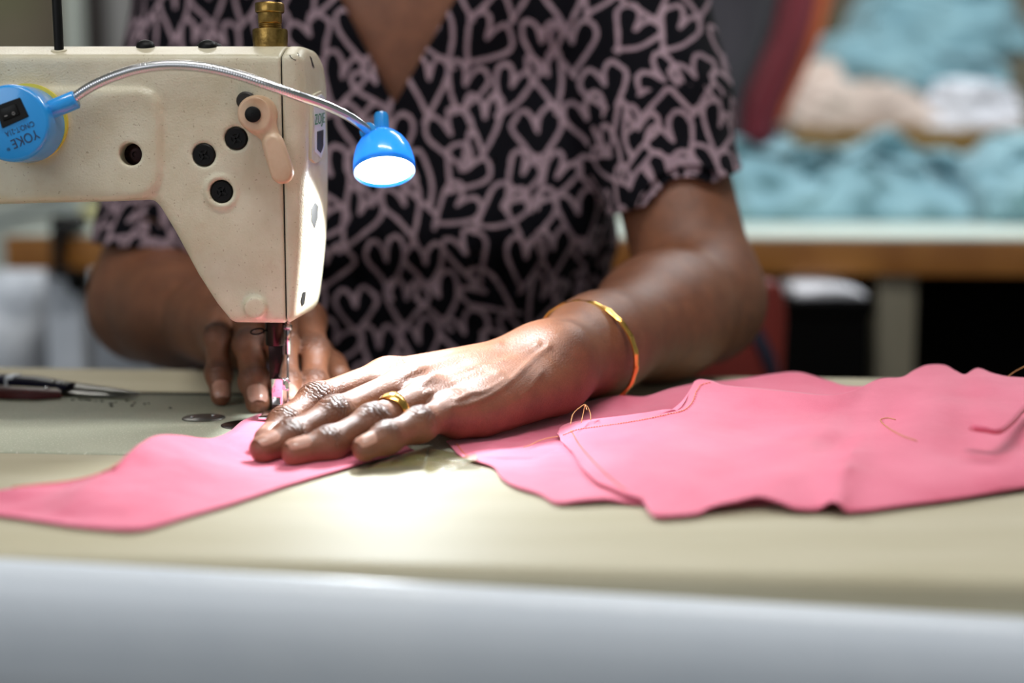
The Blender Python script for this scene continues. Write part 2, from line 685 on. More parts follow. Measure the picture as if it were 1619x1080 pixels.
def surface_nets(f, lo, hi, h, bs=8):
    lo, hi = np.array(lo, float), np.array(hi, float)
    nb = np.maximum(np.ceil((hi - lo) / (h * bs)).astype(int), 1)
    gi = np.stack(np.meshgrid(*[np.arange(n) for n in nb], indexing='ij'), -1).reshape(-1, 3)
    C = lo + (gi + 0.5) * bs * h
    Rb = bs * h * 0.87
    d = np.concatenate([f(C[i:i + 20000][:, None, :], C[i:i + 20000], Rb)[:, 0] for i in range(0, len(C), 20000)])
    keep = np.abs(d) < Rb * 1.9 + 0.001
    gi, C = gi[keep], C[keep]
    ax = np.arange(bs + 1)
    loc = np.stack(np.meshgrid(ax, ax, ax, indexing='ij'), -1).reshape(-1, 3)
    N = len(gi)
    vals = np.empty((N, bs + 1, bs + 1, bs + 1), np.float32)
    for i in range(0, N, 600):
        P = lo + ((gi[i:i + 600, None, :] * bs) + loc[None]) * h
        vals[i:i + 600] = f(P, C[i:i + 600], Rb).reshape(-1, bs + 1, bs + 1, bs + 1)
    S = vals < 0
    cs = np.zeros((N, bs, bs, bs), np.uint8)
    for dx in (0, 1):
        for dy in (0, 1):
            for dz in (0, 1):
                cs += S[:, dx:dx + bs, dy:dy + bs, dz:dz + bs]
    act = (cs > 0) & (cs < 8)
    b, i, j, k = np.nonzero(act)
    pos = np.zeros((len(b), 3))
    cnt = np.zeros(len(b))
    for axis in range(3):
        o1, o2 = [(1, 2), (0, 2), (0, 1)][axis]
        for e1 in (0, 1):
            for e2 in (0, 1):
                s = [0, 0, 0]
                s[o1], s[o2] = e1, e2
                v0 = vals[b, i + s[0], j + s[1], k + s[2]]
                e = list(s)
                e[axis] = 1
                v1 = vals[b, i + e[0], j + e[1], k + e[2]]
                x = (v0 < 0) != (v1 < 0)
                t = np.where(x, v0 / np.where(x, v0 - v1, 1), 0)
                p = np.array(s, float)[None].repeat(len(b), 0)
                p[:, axis] += t
                pos += p * x[:, None]
                cnt += x
    pos /= cnt[:, None]
    cell = gi[b] * bs + np.stack([i, j, k], -1)
    V = lo + (cell + pos) * h
    dims = nb * bs + 2
    key = (cell[:, 0] * dims[1] + cell[:, 1]) * dims[2] + cell[:, 2]
    order = np.argsort(key)
    skey = key[order]

    def find(c):
        kk = (c[:, 0] * dims[1] + c[:, 1]) * dims[2] + c[:, 2]
        p = np.clip(np.searchsorted(skey, kk), 0, len(skey) - 1)
        return np.where(skey[p] == kk, order[p], -1)
    faces = []
    for axis in range(3):
        o1, o2 = [(1, 2), (2, 0), (0, 1)][axis]
        sl0 = [slice(0, bs)] * 3
        sl1 = [slice(0, bs)] * 3
        sl1[axis] = slice(1, bs + 1)
        s0 = S[(slice(None), *sl0)]
        s1 = S[(slice(None), *sl1)]
        b, i, j, k = np.nonzero(s0 != s1)
        ins = s0[b, i, j, k]
        base = gi[b] * bs + np.stack([i, j, k], -1)
        q = []
        for e1, e2 in ((-1, -1), (0, -1), (0, 0), (-1, 0)):
            c = base.copy()
            c[:, o1] += e1
            c[:, o2] += e2
            q.append(find(c))
        q = np.stack(q, -1)
        q = np.where(ins[:, None], q, q[:, ::-1])
        faces.append(q[(q >= 0).all(1)])
    F = np.concatenate(faces)
    return V, F


def vnormals(V, F):
    F = np.asarray(F)
    n = np.cross(V[F[:, 2]] - V[F[:, 0]], V[F[:, 3]] - V[F[:, 1]])
    N = np.zeros_like(V)
    for c in range(4):
        np.add.at(N, F[:, c], n)
    return N / np.maximum(np.linalg.norm(N, axis=1, keepdims=True), 1e-12)


def poly_sdf(poly):
    P0 = np.array(poly, float)

    def f(x, y):
        d = np.full(x.shape, 1e9)
        s = np.ones(x.shape)
        n = len(P0)
        for i in range(n):
            a, b = P0[i], P0[i - 1]
            e = b - a
            wx, wy = x - a[0], y - a[1]
            t = np.clip((wx * e[0] + wy * e[1]) / (e @ e), 0, 1)
            bx, by = wx - e[0] * t, wy - e[1] * t
            d = np.minimum(d, bx * bx + by * by)
            c1, c2, c3 = y >= a[1], y < b[1], e[0] * wy > e[1] * wx
            flip = (c1 & c2 & c3) | (~c1 & ~c2 & ~c3)
            s = np.where(flip, -s, s)
        return s * np.sqrt(d)
    return f


def smax(a, b, k):
    return -smin(-a, -b, k)

# ================================================================== the room
def struct(name, VF, m, smooth=False):
    o = obj(name, VF, m, None, smooth=smooth, sharp=30)
    o['kind'] = 'structure'
    return o


struct('floor', box((-3.0, -2.2, -0.05), (3.0, 4.7, 0.0)), M['floor'])
struct('ceiling', box((-3.0, -2.2, 2.75), (3.0, 4.7, 2.8)), M['ceiling'])
struct('wall_back', box((-3.0, 4.6, 0.0), (3.0, 4.7, 2.75)), M['wall'])
struct('wall_right', box((3.0, -2.2, 0.0), (3.1, 4.7, 2.75)), M['wall_light'])
struct('wall_left', box((-3.1, 0.8, 0.0), (-3.0, 4.7, 2.75)), M['wall_light'])


def upright(px0, px1, Y, m, name, depth=0.08, z1=2.75):
    a, b = at_y(px0, 40, Y)[0], at_y(px1, 40, Y)[0]
    struct(name, box((a, Y, 0.0), (b, Y + depth, z1), 0.004), m)


upright(100, 128, 4.40, M['wall_light'], 'trim_1')
upright(129, 168, 4.42, M['trim_dark'], 'trim_2')
upright(168, 330, 4.45, M['door'], 'door_1', 0.05, 2.1)
upright(1596, 1680, 4.30, M['leg_grey'], 'trim_3')
struct('wall_panel', box((-1.9, 4.40, 0.0), (at_y(100, 40, 4.4)[0], 4.46, 0.80), 0.01), M['wall_light'])

for i, (x, y, z) in enumerate(TUBES):
    t = thing('ceiling_light', ['fluorescent tube light on the ceiling above the sewing table',
                                'fluorescent tube light on the ceiling above the right cutting table end',
                                'fluorescent tube light on the ceiling near the back wall'][i], 'ceiling light',
              (x, y, 2.75), 'fluorescent ceiling lights')
    obj('housing', box((x - 0.63, y - 0.05, z + 0.03), (x + 0.63, y + 0.05, 2.75), 0.006), M['ceiling'], t, sharp=30)
    obj('tube', lathe((x - 0.6, y, z), (1, 0, 0), [(0, 0.013), (1.2, 0.013)], 16), M['tube'], t)

# ================================================================== the sewing table
YAW = 0.085


def wt(lx, ly, z=0.0):
    c, s = math.cos(YAW), math.sin(YAW)
    return A(lx * c + ly * s, 0.75 - lx * s + ly * c, TZ + z)


def tbox(lx0, ly0, z0, lx1, ly1, z1, bev=0.0, seg=2):
    V, F = box((lx0, ly0, z0), (lx1, ly1, z1), bev, seg)
    return np.array([wt(*v) for v in V]), F


TOP = -0.0012                 # table top, a hair below the machine bed
BX0, BX1, BY0, BY1 = -0.52, 0.06, -0.063, 0.121
LX0, LX1, LY0, LY1 = -0.62, 0.62, -0.250, 0.236
table = thing('sewing_table', 'beige laminate sewing table with a pale rounded front edge', 'table', wt(0, 0, -TZ))
g = 0.0020
# top with the cut-out for the machine bed; front edge carries a small round
xs = [LX0, BX0 - g, BX1 + g, LX1]
ys = [LY0, BY0 - g * 0.3, BY1 + 0.0095, LY1]
parts = []
nseg = 24


def strip(lx0, ly0, lx1, ly1, front=False):
    return tbox(lx0, ly0, -0.040, lx1, ly1, TOP)


prof_f = [(-0.236, TOP)] + [(-0.250 + 0.006 * (1 - math.sin(a)), TOP - 0.006 * (1 - math.cos(a)))
                            for a in np.linspace(0, math.pi / 2, 7)] + [(-0.250, -0.040), (ys[1], -0.040), (ys[1], TOP)]
Vp, Fp = prism([wt(LX0, y, z) for y, z in prof_f], wt(LX1, 0, 0) - wt(LX0, 0, 0))
parts.append((Vp, Fp))
parts.append(strip(xs[0], ys[1], xs[1], ys[2]))
parts.append(strip(xs[2], ys[1], xs[3], ys[2]))
parts.append(strip(xs[0], ys[2], xs[3], ys[3]))
obj('tabletop', join(*parts), M['laminate'], table, sharp=40)
obj('seam_shade_strip', tbox(xs[1], ys[2] - 0.0075, -0.030, xs[2], ys[2] - 0.0001, -0.0002), M['gap_shade'], table, smooth=False, label='dark strip standing in for the shaded gap behind the machine bed')  # flush dark strip painted in place of the shade in the gap
# the pale rounded edge strip on the side towards the camera; it has slipped a little lower to the right
n = 30
V, F = [], []
prof = [(0.000, 0.0), (0.004, 0.0016), (0.008, 0.0014), (0.0125, -0.003), (0.0155, -0.010), (0.0165, -0.020), (0.0160, -0.034), (0.0125, -0.048), (0.0, -0.056)]
for i in range(n + 1):
    s = i / n
    lx = LX0 + (LX1 - LX0) * s
    drop = -0.0012 - 0.0125 * np.clip((lx + 0.19) / 0.38, -0.1, 1.4) - 0.0005
    for (o_, z_) in prof:
        V.append(wt(lx, LY0 - o_, drop + z_))
k = len(prof)
for i in range(n):
    for j in range(k - 1):
        F.append([i * k + j, (i + 1) * k + j, (i + 1) * k + j + 1, i * k + j + 1])
F.append(list(range(k)))
F.append([n * k + j for j in range(k)][::-1])
obj('edge_strip', (np.array(V), F), M['edge_band'], table, sharp=60, label='pale blue grey edge strip')
for lx, ly in ((-0.55, -0.18), (-0.55, 0.18), (0.55, -0.18), (0.55, 0.18)):
    obj('leg', tbox(lx - 0.02, ly - 0.02, -TZ, lx + 0.02, ly + 0.02, -0.040, 0.003), M['leg_grey'], table, sharp=30)

# ================================================================== the sewing machine
NX, NY = at_z(431, 664, 0)[0], 0.800       # the needle
machine = thing('sewing_machine', 'cream industrial sewing machine with worn paint on the table', 'sewing machine', wt(-0.2, 0.03, 0))
# bed
obj('bed', tbox(BX0, BY0, -0.038, BX1, BY1, 0.0, 0.0016, 3), M['bed'], machine, sharp=40)
c = at_z(322, 661.5, 0)
V, F = lathe((c[0], c[1], TZ - 0.0005), (0, 0, 1), [(0, 0.0122), (0.0009, 0.0122), (0.0012, 0.0118), (0.0012, 0.0001)], 48, caps=False)
disc = obj('needle_plate_screw_cover', (V, F), M['grey_steel'], machine, sharp=40, label='round dark steel cover plate')
for dx, dy in ((-0.006, -0.002), (0.005, 0.003)):
    obj('screw', lathe((c[0] + dx, c[1] + dy, TZ + 0.0006), (0, 0, 1), [(0, 0.0012), (0.001, 0.0012), (0.0012, 0.0008)], 12), M['steel'], disc)
c = at_z(392, 672, 0)
obj('feed_cover', lathe((c[0], c[1], TZ - 0.0005), (0, 0, 1), [(0, 0.0150), (0.0008, 0.0150), (0.0010, 0.0146), (0.0010, 0.0001)], 48, caps=False), M['dark_steel'], machine, sharp=40, label='dark round slide cover half under the pink cloth')
obj('needle_plate', box((NX - 0.010, NY - 0.03, TZ - 0.0006), (NX + 0.022, NY + 0.022, TZ + 0.0006), 0.0004), M['grey_steel'], machine, sharp=40)

# --- arm and head casting (signed distance model in the plane Y = YF)
YF, YB = 0.765, 0.835


def xz(px, py, Y=YF):
    p = at_y(px, py, Y)
    return [p[0], p[2]]


arm_poly = [xz(-330, 60), xz(520, 60), xz(520, 470), xz(497, 492), xz(470, 508), xz(455, 512), xz(370, 511), xz(362, 506), xz(341, 480),
            xz(311, 433), xz(275, 366), xz(252, 328), xz(243, 318), xz(232, 315.5), xz(200, 316), xz(0, 322), xz(-330, 330)]
seam_x = xz(447, 300)[0]
end_near = xz(473, 300)[0]
pad_poly = [xz(-330, 138), xz(222, 138), xz(243, 144), xz(253, 160), xz(257, 185), xz(257, 275), xz(253, 293), xz(241, 308), xz(225, 315), xz(190, 318), xz(-330, 326)]
f_arm, f_pad = poly_sdf(arm_poly), poly_sdf(pad_poly)
z_ch = at_y(300, 88, YF)[2]
z_top = at_y(300, 70, 0.790)[2]
slope = (z_top - z_ch) / 0.025
hole_c = at_y(208, 244, YF)
plug_px = [(322, 245), (373, 219), (350, 303)]
boss_c = at_y(404, 486, YF)


def head_sdf(P):
    x, y, z = P[..., 0], P[..., 1], P[..., 2]
    d2 = f_arm(x, z)
    dy = np.maximum(YF - y, y - YB)
    d = smax(d2, dy, 0.005)
    # raised pad on the arm
    pad = smax(f_pad(x, z) + 0.001, np.maximum(YF - 0.0028 - y, y - YB), 0.004)
    d = smin(d, pad, 0.0035)
    # sloping top: chamfer that faces the camera, flat beyond
    ch = (z - z_ch - slope * (y - YF)) / math.sqrt(1 + slope * slope)
    d = smax(d, ch, 0.0035)
    d = smax(d, z - z_top, 0.004)
    d = smax(d, (z - z_top) * 0.7 + (y - YB + 0.012) * 0.7, 0.006)
    # plan of the end: a chamfer past the seam, then the end face running back and slightly in
    d = smax(d, ((x - end_near) * 0.55 + (YF + 0.003 - y) * 0.83), 0.003)
    ex = np.interp(z, zend_z, zend_x)
    d = smax(d, (x - ex - 0.028 * (y - YF) / 0.07 * 0.14) * 0.98, 0.005)
    return d


# end of the head against height: read at the far edge of the end face
_e = [(62, 478), (72, 494), (84, 503), (105, 508), (150, 511), (250, 513), (320, 513), (380, 510), (430, 505), (470, 500), (515, 494)]
_ex = np.array([xz(px, py, 0.822) for py, px in _e])[::-1]
zend_z, zend_x = _ex[:, 1], _ex[:, 0] - 0.003


def f_body(P, C, R):
    x, y, z = P[..., 0], P[..., 1], P[..., 2]
    d = head_sdf(P)
    d = np.maximum(d, x - seam_x)
    hole = np.maximum(np.sqrt((x - hole_c[0]) ** 2 + (z - hole_c[2]) ** 2) - 0.0060, y - (YF + 0.010))
    d = smax(d, -hole, 0.0012)
    for px, py in plug_px:
        c_ = at_y(px, py, YF)
        r = np.sqrt((x - c_[0]) ** 2 + (z - c_[2]) ** 2)
        if (px, py) == plug_px[2]:
            ring = np.sqrt((r - 0.0078) ** 2 + (y - YF) ** 2) - 0.0012
            d = smin(d, ring, 0.002)
        d = smax(d, -np.maximum(r - 0.0062, y - (YF + 0.003)), 0.001)
    # small round boss near the needle end
    q = np.sqrt((x - boss_c[0]) ** 2 + (z - boss_c[2]) ** 2)
    d = smin(d, np.maximum(q - 0.0058, np.maximum(YF - 0.0030 - y, y - YF - 0.01)), 0.003)
    return d


x0 = at_y(-330, 100, YF)[0]
lo, hi = (x0 - 0.004, YF - 0.008, TZ + 0.040), (seam_x + 0.004, YB + 0.004, z_top + 0.006)
V, F = surface_nets(f_body, lo, hi, 0.0011)
obj('arm', (V, F), M['paint'], machine)
V, F = surface_nets(lambda P, C, R: np.maximum(head_sdf(P), seam_x + 0.0007 - P[..., 0]), (seam_x - 0.002, YF - 0.008, TZ + 0.040),
                    (seam_x + 0.03, YB + 0.004, z_top + 0.006), 0.0009)
face_plate = obj('face_plate', (V, F), M['paint'], machine)
V, F = surface_nets(lambda P, C, R: np.maximum(head_sdf(P) + 0.0016, np.abs(P[..., 0] - seam_x - 0.0003) - 0.0022), (seam_x - 0.006, YF - 0.004, TZ + 0.040),
                    (seam_x + 0.006, YB + 0.004, z_top + 0.006), 0.0012)
obj('seam_shade_core', (V, F), M['gap_shade'], machine)  # dark core added inside the seam to stand for its shade
# pillar beyond the left edge of the picture, standing on the bed
obj('pillar', box((x0 - 0.10, YF - 0.002, TZ - 0.001), (x0 + 0.006, YB + 0.01, z_top - 0.002), 0.008, 3), M['paint'], machine, sharp=40)
# chipped paint on the face plate
def chip(px_pts, Y, off=0.0003):
    P = [at_y(px, py, Y) + A(0, -off, 0) for px, py in px_pts]
    return prism(P, (0, 0.0006, 0))


def snap(tree, P, nrm_off):
    out = []
    for p in P:
        d_ = unit(p - CAM)
        hit = tree.ray_cast(Vector(CAM), Vector(d_))
        q = hit[0] if hit[0] is not None else Vector(p)
        nn = hit[1] if hit[0] is not None else Vector((0, -1, 0))
        if nn.dot(Vector(d_)) > 0:
            nn = -nn
        out.append(np.array(q) + np.array(nn) * nrm_off)
    return out


from mathutils.bvhtree import BVHTree


def bvh(o):
    me = o.data
    mw = Matrix.Translation(root_loc(o.parent) + o.location if o.parent else o.location)
    return BVHTree.FromPolygons([mw @ v.co for v in me.vertices], [list(p.vertices) for p in me.polygons])


bv_face = bvh(face_plate)
for pts in ([(457, 88), (471, 84), (473, 88), (467, 96), (460, 92)], [(489, 88), (492, 92), (497, 108), (493, 104)],
            [(492, 330), (498, 320), (503, 326), (502, 345), (497, 362), (492, 350)], [(475, 476), (478, 462), (483, 461), (481, 480), (477, 484)]):
    P = snap(bv_face, [at_y(px, py, 0.79) for px, py in pts], 0.00025)
    cen = np.mean(P, 0)
    V = np.concatenate([[cen], P])
    obj('paint_chip', (V, [[0, i + 1, (i + 1) % len(P) + 1] for i in range(len(P))]), M['chip'], face_plate, smooth=False)


# plugs with a cross slot
def plug(px, py, r=0.0059, depth=0.0035, m='black_screw', name='plug', y=YF):
    c_ = at_y(px, py, y)
    V, F = lathe((c_[0], y + depth, c_[2]), (0, -1, 0), [(0, r), (depth - 0.0006, r), (depth, r - 0.0006), (depth, r * 0.4), (depth - 0.0004, r * 0.36), (depth - 0.0004, 0.0001)], 32, caps=False)
    o = obj(name, (V, F), M[m], machine, sharp=40)
    sl = []
    for a in (0.5, 0.5 + math.pi / 2):
        sl.append(box((c_[0] - r * 0.55, y - 0.0004, c_[2] - 0.0005), (c_[0] + r * 0.55, y - 0.0001, c_[2] + 0.0005),
                      rot=np.array([[math.cos(a), 0, math.sin(a)], [0, 1, 0], [-math.sin(a), 0, math.cos(a)]])))
    obj('cross_slot', join(*sl), M['black_plastic'], o, smooth=False)
    return o


for px, py in plug_px:
    plug(px, py)
c_ = hole_c
obj('recessed_screw', lathe((c_[0], YF + 0.0115, c_[2]), (0, -1, 0), [(0, 0.0059), (0.004, 0.0059), (0.0045, 0.005), (0.0045, 0.0015), (0.0035, 0.0012), (0.0035, 0.0001)], 32, caps=False), M['dark_steel'], machine, sharp=40)

# presser foot lifting lever: a pivot disc and a leaning tongue
la, lb, lc, ld = at_y(405, 180, YF - 0.004), at_y(425, 212, YF - 0.005), at_y(432, 228, YF - 0.006), at_y(446, 272, YF - 0.007)
fl = ((A(0, 1, 0)), 0.62)
lev = field([([capsule(la + A(0, -0.001, 0), la + A(0.0008, 0.005, 0), 0.0090, 0.0100, fl), capsule(la, lb, 0.0072, 0.0054, (A(0, 1, 0), 1.5))], 0.006, 0), ([capsule(lc, ld, 0.0060, 0.0063, (A(0, 1, 0), 1.2))], 0.0, 0.0012)],
            post=lambda P, d: np.maximum(d, (YF - 0.0100) - P[..., 1]))
V, F = surface_nets(lev, np.minimum(la, ld) - 0.016, np.maximum(la, ld) + 0.016, 0.0007)
lever = obj('presser_lever', (V, F), M['lever'], machine, label='tan plastic presser lifting lever')
p = at_y(400, 181, YF - 0.0102)
obj('pivot_screw', lathe(p, (0, -1, 0), [(-0.002, 0.0042), (0.0012, 0.0042), (0.0018, 0.0034), (0.0018, 0.0002)], 24, caps=False), M['black_screw'], lever, sharp=40)
p = at_y(390, 160, YF - 0.002)
obj('lever_spring_clip', lathe(p + A(0, 0.004, 0), (0, -1, 0), [(0, 0.0050), (0.007, 0.0050), (0.008, 0.004)], 20), M['chip'], machine, sharp=40)

# badge on the end face: holder, plate, print
def face_pt(px, py, off=0.0):
    return snap(bv_face, [at_y(px, py, 0.8)], off)[0]


def end_plate(px_pts, off, th):
    P = [face_pt(px, py, off) for px, py in px_pts]
    return prism(P, (-th, 0, 0), 0.0002, 1)


out_ = [(490, 160), (494, 149), (505, 144), (512, 149), (513, 215), (512, 236), (505, 254), (495, 258), (489, 252)]
badge = obj('badge', end_plate(out_, 0.0014, 0.0016), M['paint'], machine, sharp=30, label='cream badge holder on the end face')
obj('badge_plate', end_plate([(492, 164), (495, 153), (504, 149), (509, 154), (509.5, 228), (503, 250), (493, 240)], 0.0018, 0.0008), M['badge'], badge, sharp=30, label='silver name plate')
p0, p1, p2 = face_pt(491, 203, 0.0024), face_pt(507, 199, 0.0024), face_pt(491, 181, 0.0024)
V, F = text_mesh('ZOJE', 1.0)
mn, mx = V.min(0), V.max(0)
W = p0 + (V[:, :1] - mn[0]) / (mx[0] - mn[0]) * (p1 - p0) + (V[:, 1:2] - mn[1]) / (mx[1] - mn[1]) * (p2 - p0) + V[:, 2:3] * A(0.7, -0.7, 0)
obj('badge_lettering', (W, F), M['green_ink'], badge, smooth=False, label='green brand lettering')
obj('badge_stripe', end_plate([(496, 208), (506, 205), (506, 230), (502, 242), (496, 236)], 0.0021, 0.0004), M['grey_steel'], badge, smooth=False)


# things on top of the arm
def on_top(px, py):
    """point on the chamfered top"""
    best = None
    for yy in np.linspace(YF, YB, 141):
        q = at_y(px, py, yy)
        zz = min(z_ch + slope * (yy - YF), z_top)
        if q[2] - zz <= 0 and best is None or best is None and yy > YB - 0.001:
            best = q
            best[2] = zz
    return best


for k, (px, py, s) in enumerate(((230, 73.5, 1.0), (328, 73.5, 1.0), (331, 68.0, 1.5))):
    p = on_top(px, py) if k < 2 else A(at_y(px, 66, 0.812)[0], 0.812, z_top)
    nrm = unit(A(0, -slope, 1)) if k < 2 else A(0, 0, 1)
    o = obj('top_screw', lathe(p - nrm * 0.001, nrm, [(0, 0.0050 * s), (0.0017, 0.0050 * s), (0.0030, 0.0042 * s), (0.0041, 0.0022 * s), (0.0044, 0.0001)], 28, caps=False), M['black_screw'], machine, sharp=60)
p = on_top(93.5, 80)
p2 = at_y(89.5, 0, p[1])
d_ = unit(p2 - p)
obj('thread_post', lathe(p - d_ * 0.004, d_, [(0, 0.0025), (0.004, 0.0025), (0.115, 0.0025), (0.117, 0.0015)], 20), M['black_screw'], machine, sharp=40, label='thin black thread post')
obj('post_socket', lathe(p - A(0, 0, .0008), (0, -slope, 1), [(0, 0.0042), (0.0011, 0.0042), (0.0014, 0.0038)], 24), M['paint'], machine, sharp=40)
p = A(at_y(427.5, 70, 0.800)[0], 0.800, z_top - 0.003)
s = 0.800 / F_PX
u1, u0 = at_y(427, 4, 0.80)[2], at_y(427, 70, 0.80)[2]
H = u1 - p[2]
zz = lambda py: at_y(427, py, 0.80)[2] - p[2]
nut = obj('tension_nut', lathe(p, (0, 0, 1), [(0, 26 * s), (zz(68), 26.5 * s), (zz(66), 27 * s), (zz(49), 27 * s), (zz(46.5), 26 * s), (zz(46), 18 * s)], 96, knurl=(2, 3, 0.03), caps=False), M['brass'], machine, sharp=50, label='knurled brass pressure nut')
obj('nut_shaft', lathe(p, (0, 0, 1), [(zz(47), 18 * s)] + sum([[(zz(y), 18 * s), (zz(y - 1), 16.8 * s), (zz(y - 2), 18 * s)] for y in (45, 42, 39)], []) + [(zz(36), 18.5 * s), (zz(21), 18.5 * s), (zz(20), 17 * s)], 40), M['brass'], nut, sharp=40)
obj('nut_cap', lathe(p, (0, 0, 1), [(zz(20.5), 21 * s), (zz(19), 22.5 * s), (zz(7), 22.5 * s), (zz(5), 21 * s), (zz(4.5), 0.0001)], 48, caps=False), M['brass'], nut, sharp=40)

# --- needle end
s = 0.80 / F_PX
zt = lambda py: at_y(431, py, 0.80)[2]
pb = obj('presser_bar', lathe((at_y(435, 520, 0.8)[0], 0.80, zt(505)), (0, 0, -1), [(0, 15.5 * s), (zt(505) - zt(544), 15.5 * s), (zt(505) - zt(545.5), 14.5 * s), (zt(505) - zt(545.5), 0.0001)], 36, caps=False), M['dark_steel'], machine, sharp=40)
V, F = prism([at_y(*q, 0.797) for q in ((424, 545), (447, 545), (447, 570), (443, 586), (442, 601), (426, 601))], (0, 0.008, 0), 0.0006, 2)
obj('foot_shank', (V, F), M['dark_steel'], pb, sharp=40)
# foot block leans towards the camera at its top so that its bright face mirrors the cloth in front
a0, a1, b0, b1 = at_y(428.5, 599, 0.7895), at_y(447, 599, 0.7895), at_y(447, 641, 0.7945), at_y(430, 641, 0.7945)
V, F = prism([a0, a1, b0, b1], (0, 0.006, 0), 0.0005, 2)
foot = obj('presser_foot', (V, F), M['mirror'], machine, sharp=40, label='bright steel presser foot block')
V, F = prism([at_y(*q, 0.796) for q in ((430, 640), (449, 640), (450, 650), (438, 663), (440, 672), (428, 672), (427, 655))], (0, 0.007, 0), 0.0005, 2)
obj('foot_toe', (V, F), M['dark_steel'], foot, sharp=40)
V, F = box((NX - 0.006, NY - 0.016, TZ + 0.0022), (NX + 0.006, NY + 0.008, TZ + 0.0038), 0.0006)
obj('foot_sole', (V, F), M['steel'], foot, sharp=40)
p = at_y(450, 607, 0.795)
obj('foot_screw', lathe(p - A(0.002, 0, 0), (1, -0.25, 0), [(0, 0.0035), (0.003, 0.0035), (0.0036, 0.003), (0.0036, 0.0002)], 20, caps=False), M['steel'], foot, sharp=40)
th = np.linspace(0.3, 5.6, 24)
pc = at_y(453, 608, 0.793)
obj('foot_spring', tube([pc + A(0.0016 * math.cos(a), 0, 0.0030 * math.sin(a)) for a in th], 0.0007, 8), M['steel'], foot)
nb = obj('needle_bar', tube([at_y(455, 500, 0.805), at_y(455, 560, 0.805)], 0.0016, 14), M['steel'], machine)
obj('needle', tube([at_y(455, 560, 0.805), at_y(455, 640, 0.805), A(at_y(455, 640, .805)[0], 0.805, TZ + 0.001)], [0.0007, 0.0006, 0.0003], 10), M['steel'], nb)
obj('needle_clamp', lathe(at_y(449, 517, 0.803), (1, -0.1, 0), [(0, 0.0018), (0.004, 0.0018), (0.0045, 0.0012)], 16), M['steel'], nb, sharp=40)
th = np.linspace(0, 2 * math.pi, 40)
pc = at_y(407, 524, 0.797)
loop = [pc + A(0.0038 * math.cos(a), 0.0015 * math.sin(a), 0.0014 * math.sin(a) - 0.0004 * math.cos(a) * -1) for a in th] + [at_y(421, 522, 0.797)]
obj('thread_guide', tube(loop, 0.0005, 8), M['black_screw'], machine, label='small black wire loop')

# ================================================================== the clip-on lamp
YL = 0.735
lb_c = at_y(17, 195, YL)
lamp = thing('work_lamp', 'blue magnetic gooseneck lamp clipped to the machine arm, lit', 'lamp', (lb_c[0], YF - 0.003, lb_c[2]))
R0 = 60.5 / F_PX * YL
base = obj('lamp_base', lathe((lb_c[0], YF - 0.0055, lb_c[2]), (0, -1, 0), [(0, R0 * 1.01), (0.010, R0 * 1.01), (0.0215, R0 * 1.0), (0.0238, R0 * 0.985), (0.0250, R0 * 0.95), (0.0254, R0 * 0.90), (0.0254, 0.0001)], 72, caps=False), M['blue'], lamp, sharp=50)
obj('magnet_ring', lathe((lb_c[0] + .0008, YF - 0.0026, lb_c[2] + 0.0012), (0, -1, 0), [(0, R0 * 1.03), (0.0030, R0 * 1.03)], 64), M['yellow'], lamp, sharp=40, label='yellow edged magnet ring')
yface = YF - 0.0055 - 0.0254


def on_base(px, py, off=0.0):
    return at_y(px, py, yface - off)


# rocker switch
ang = math.radians(18)
sw = [(-8, 168), (31, 154), (45, 184), (3, 203)]
switch = obj('switch_housing', prism([on_base(px, py, 0.0008) for px, py in sw], (0, 0.003, 0), 0.0003, 1), M['black_plastic'], lamp, sharp=30)
V, F = prism([on_base(px, py, 0.0016) for px, py in ((0, 173), (24, 164), (31, 181), (5, 192))], (0, 0.002, 0), 0.0004, 2)
obj('rocker', (V, F), M['black_plastic'], switch, sharp=30)


def base_text(body, a, b, h, m, name, parent, off=0.0001):
    """text whose baseline runs from pixel a to pixel b, h pixels tall"""
    pa, pb_ = on_base(*a, off), on_base(*b, off)
    V, F = text_mesh(body, 1.0)
    w = V[:, 0].max() - V[:, 0].min()
    hh = V[:, 1].max() - V[:, 1].min()
    ux = unit(pb_ - pa)
    uy = np.cross(A(0, -1, 0), ux)
    sx = np.linalg.norm(pb_ - pa) / w
    sy = h / F_PX * yface / hh
    W = pa + (V[:, :1] - V[:, 0].min()) * ux * sx + (V[:, 1:2] - V[:, 1].min()) * uy * sy + V[:, 2:3] * A(0, -1, 0)
    obj(name, (W, F), m, parent, smooth=False)


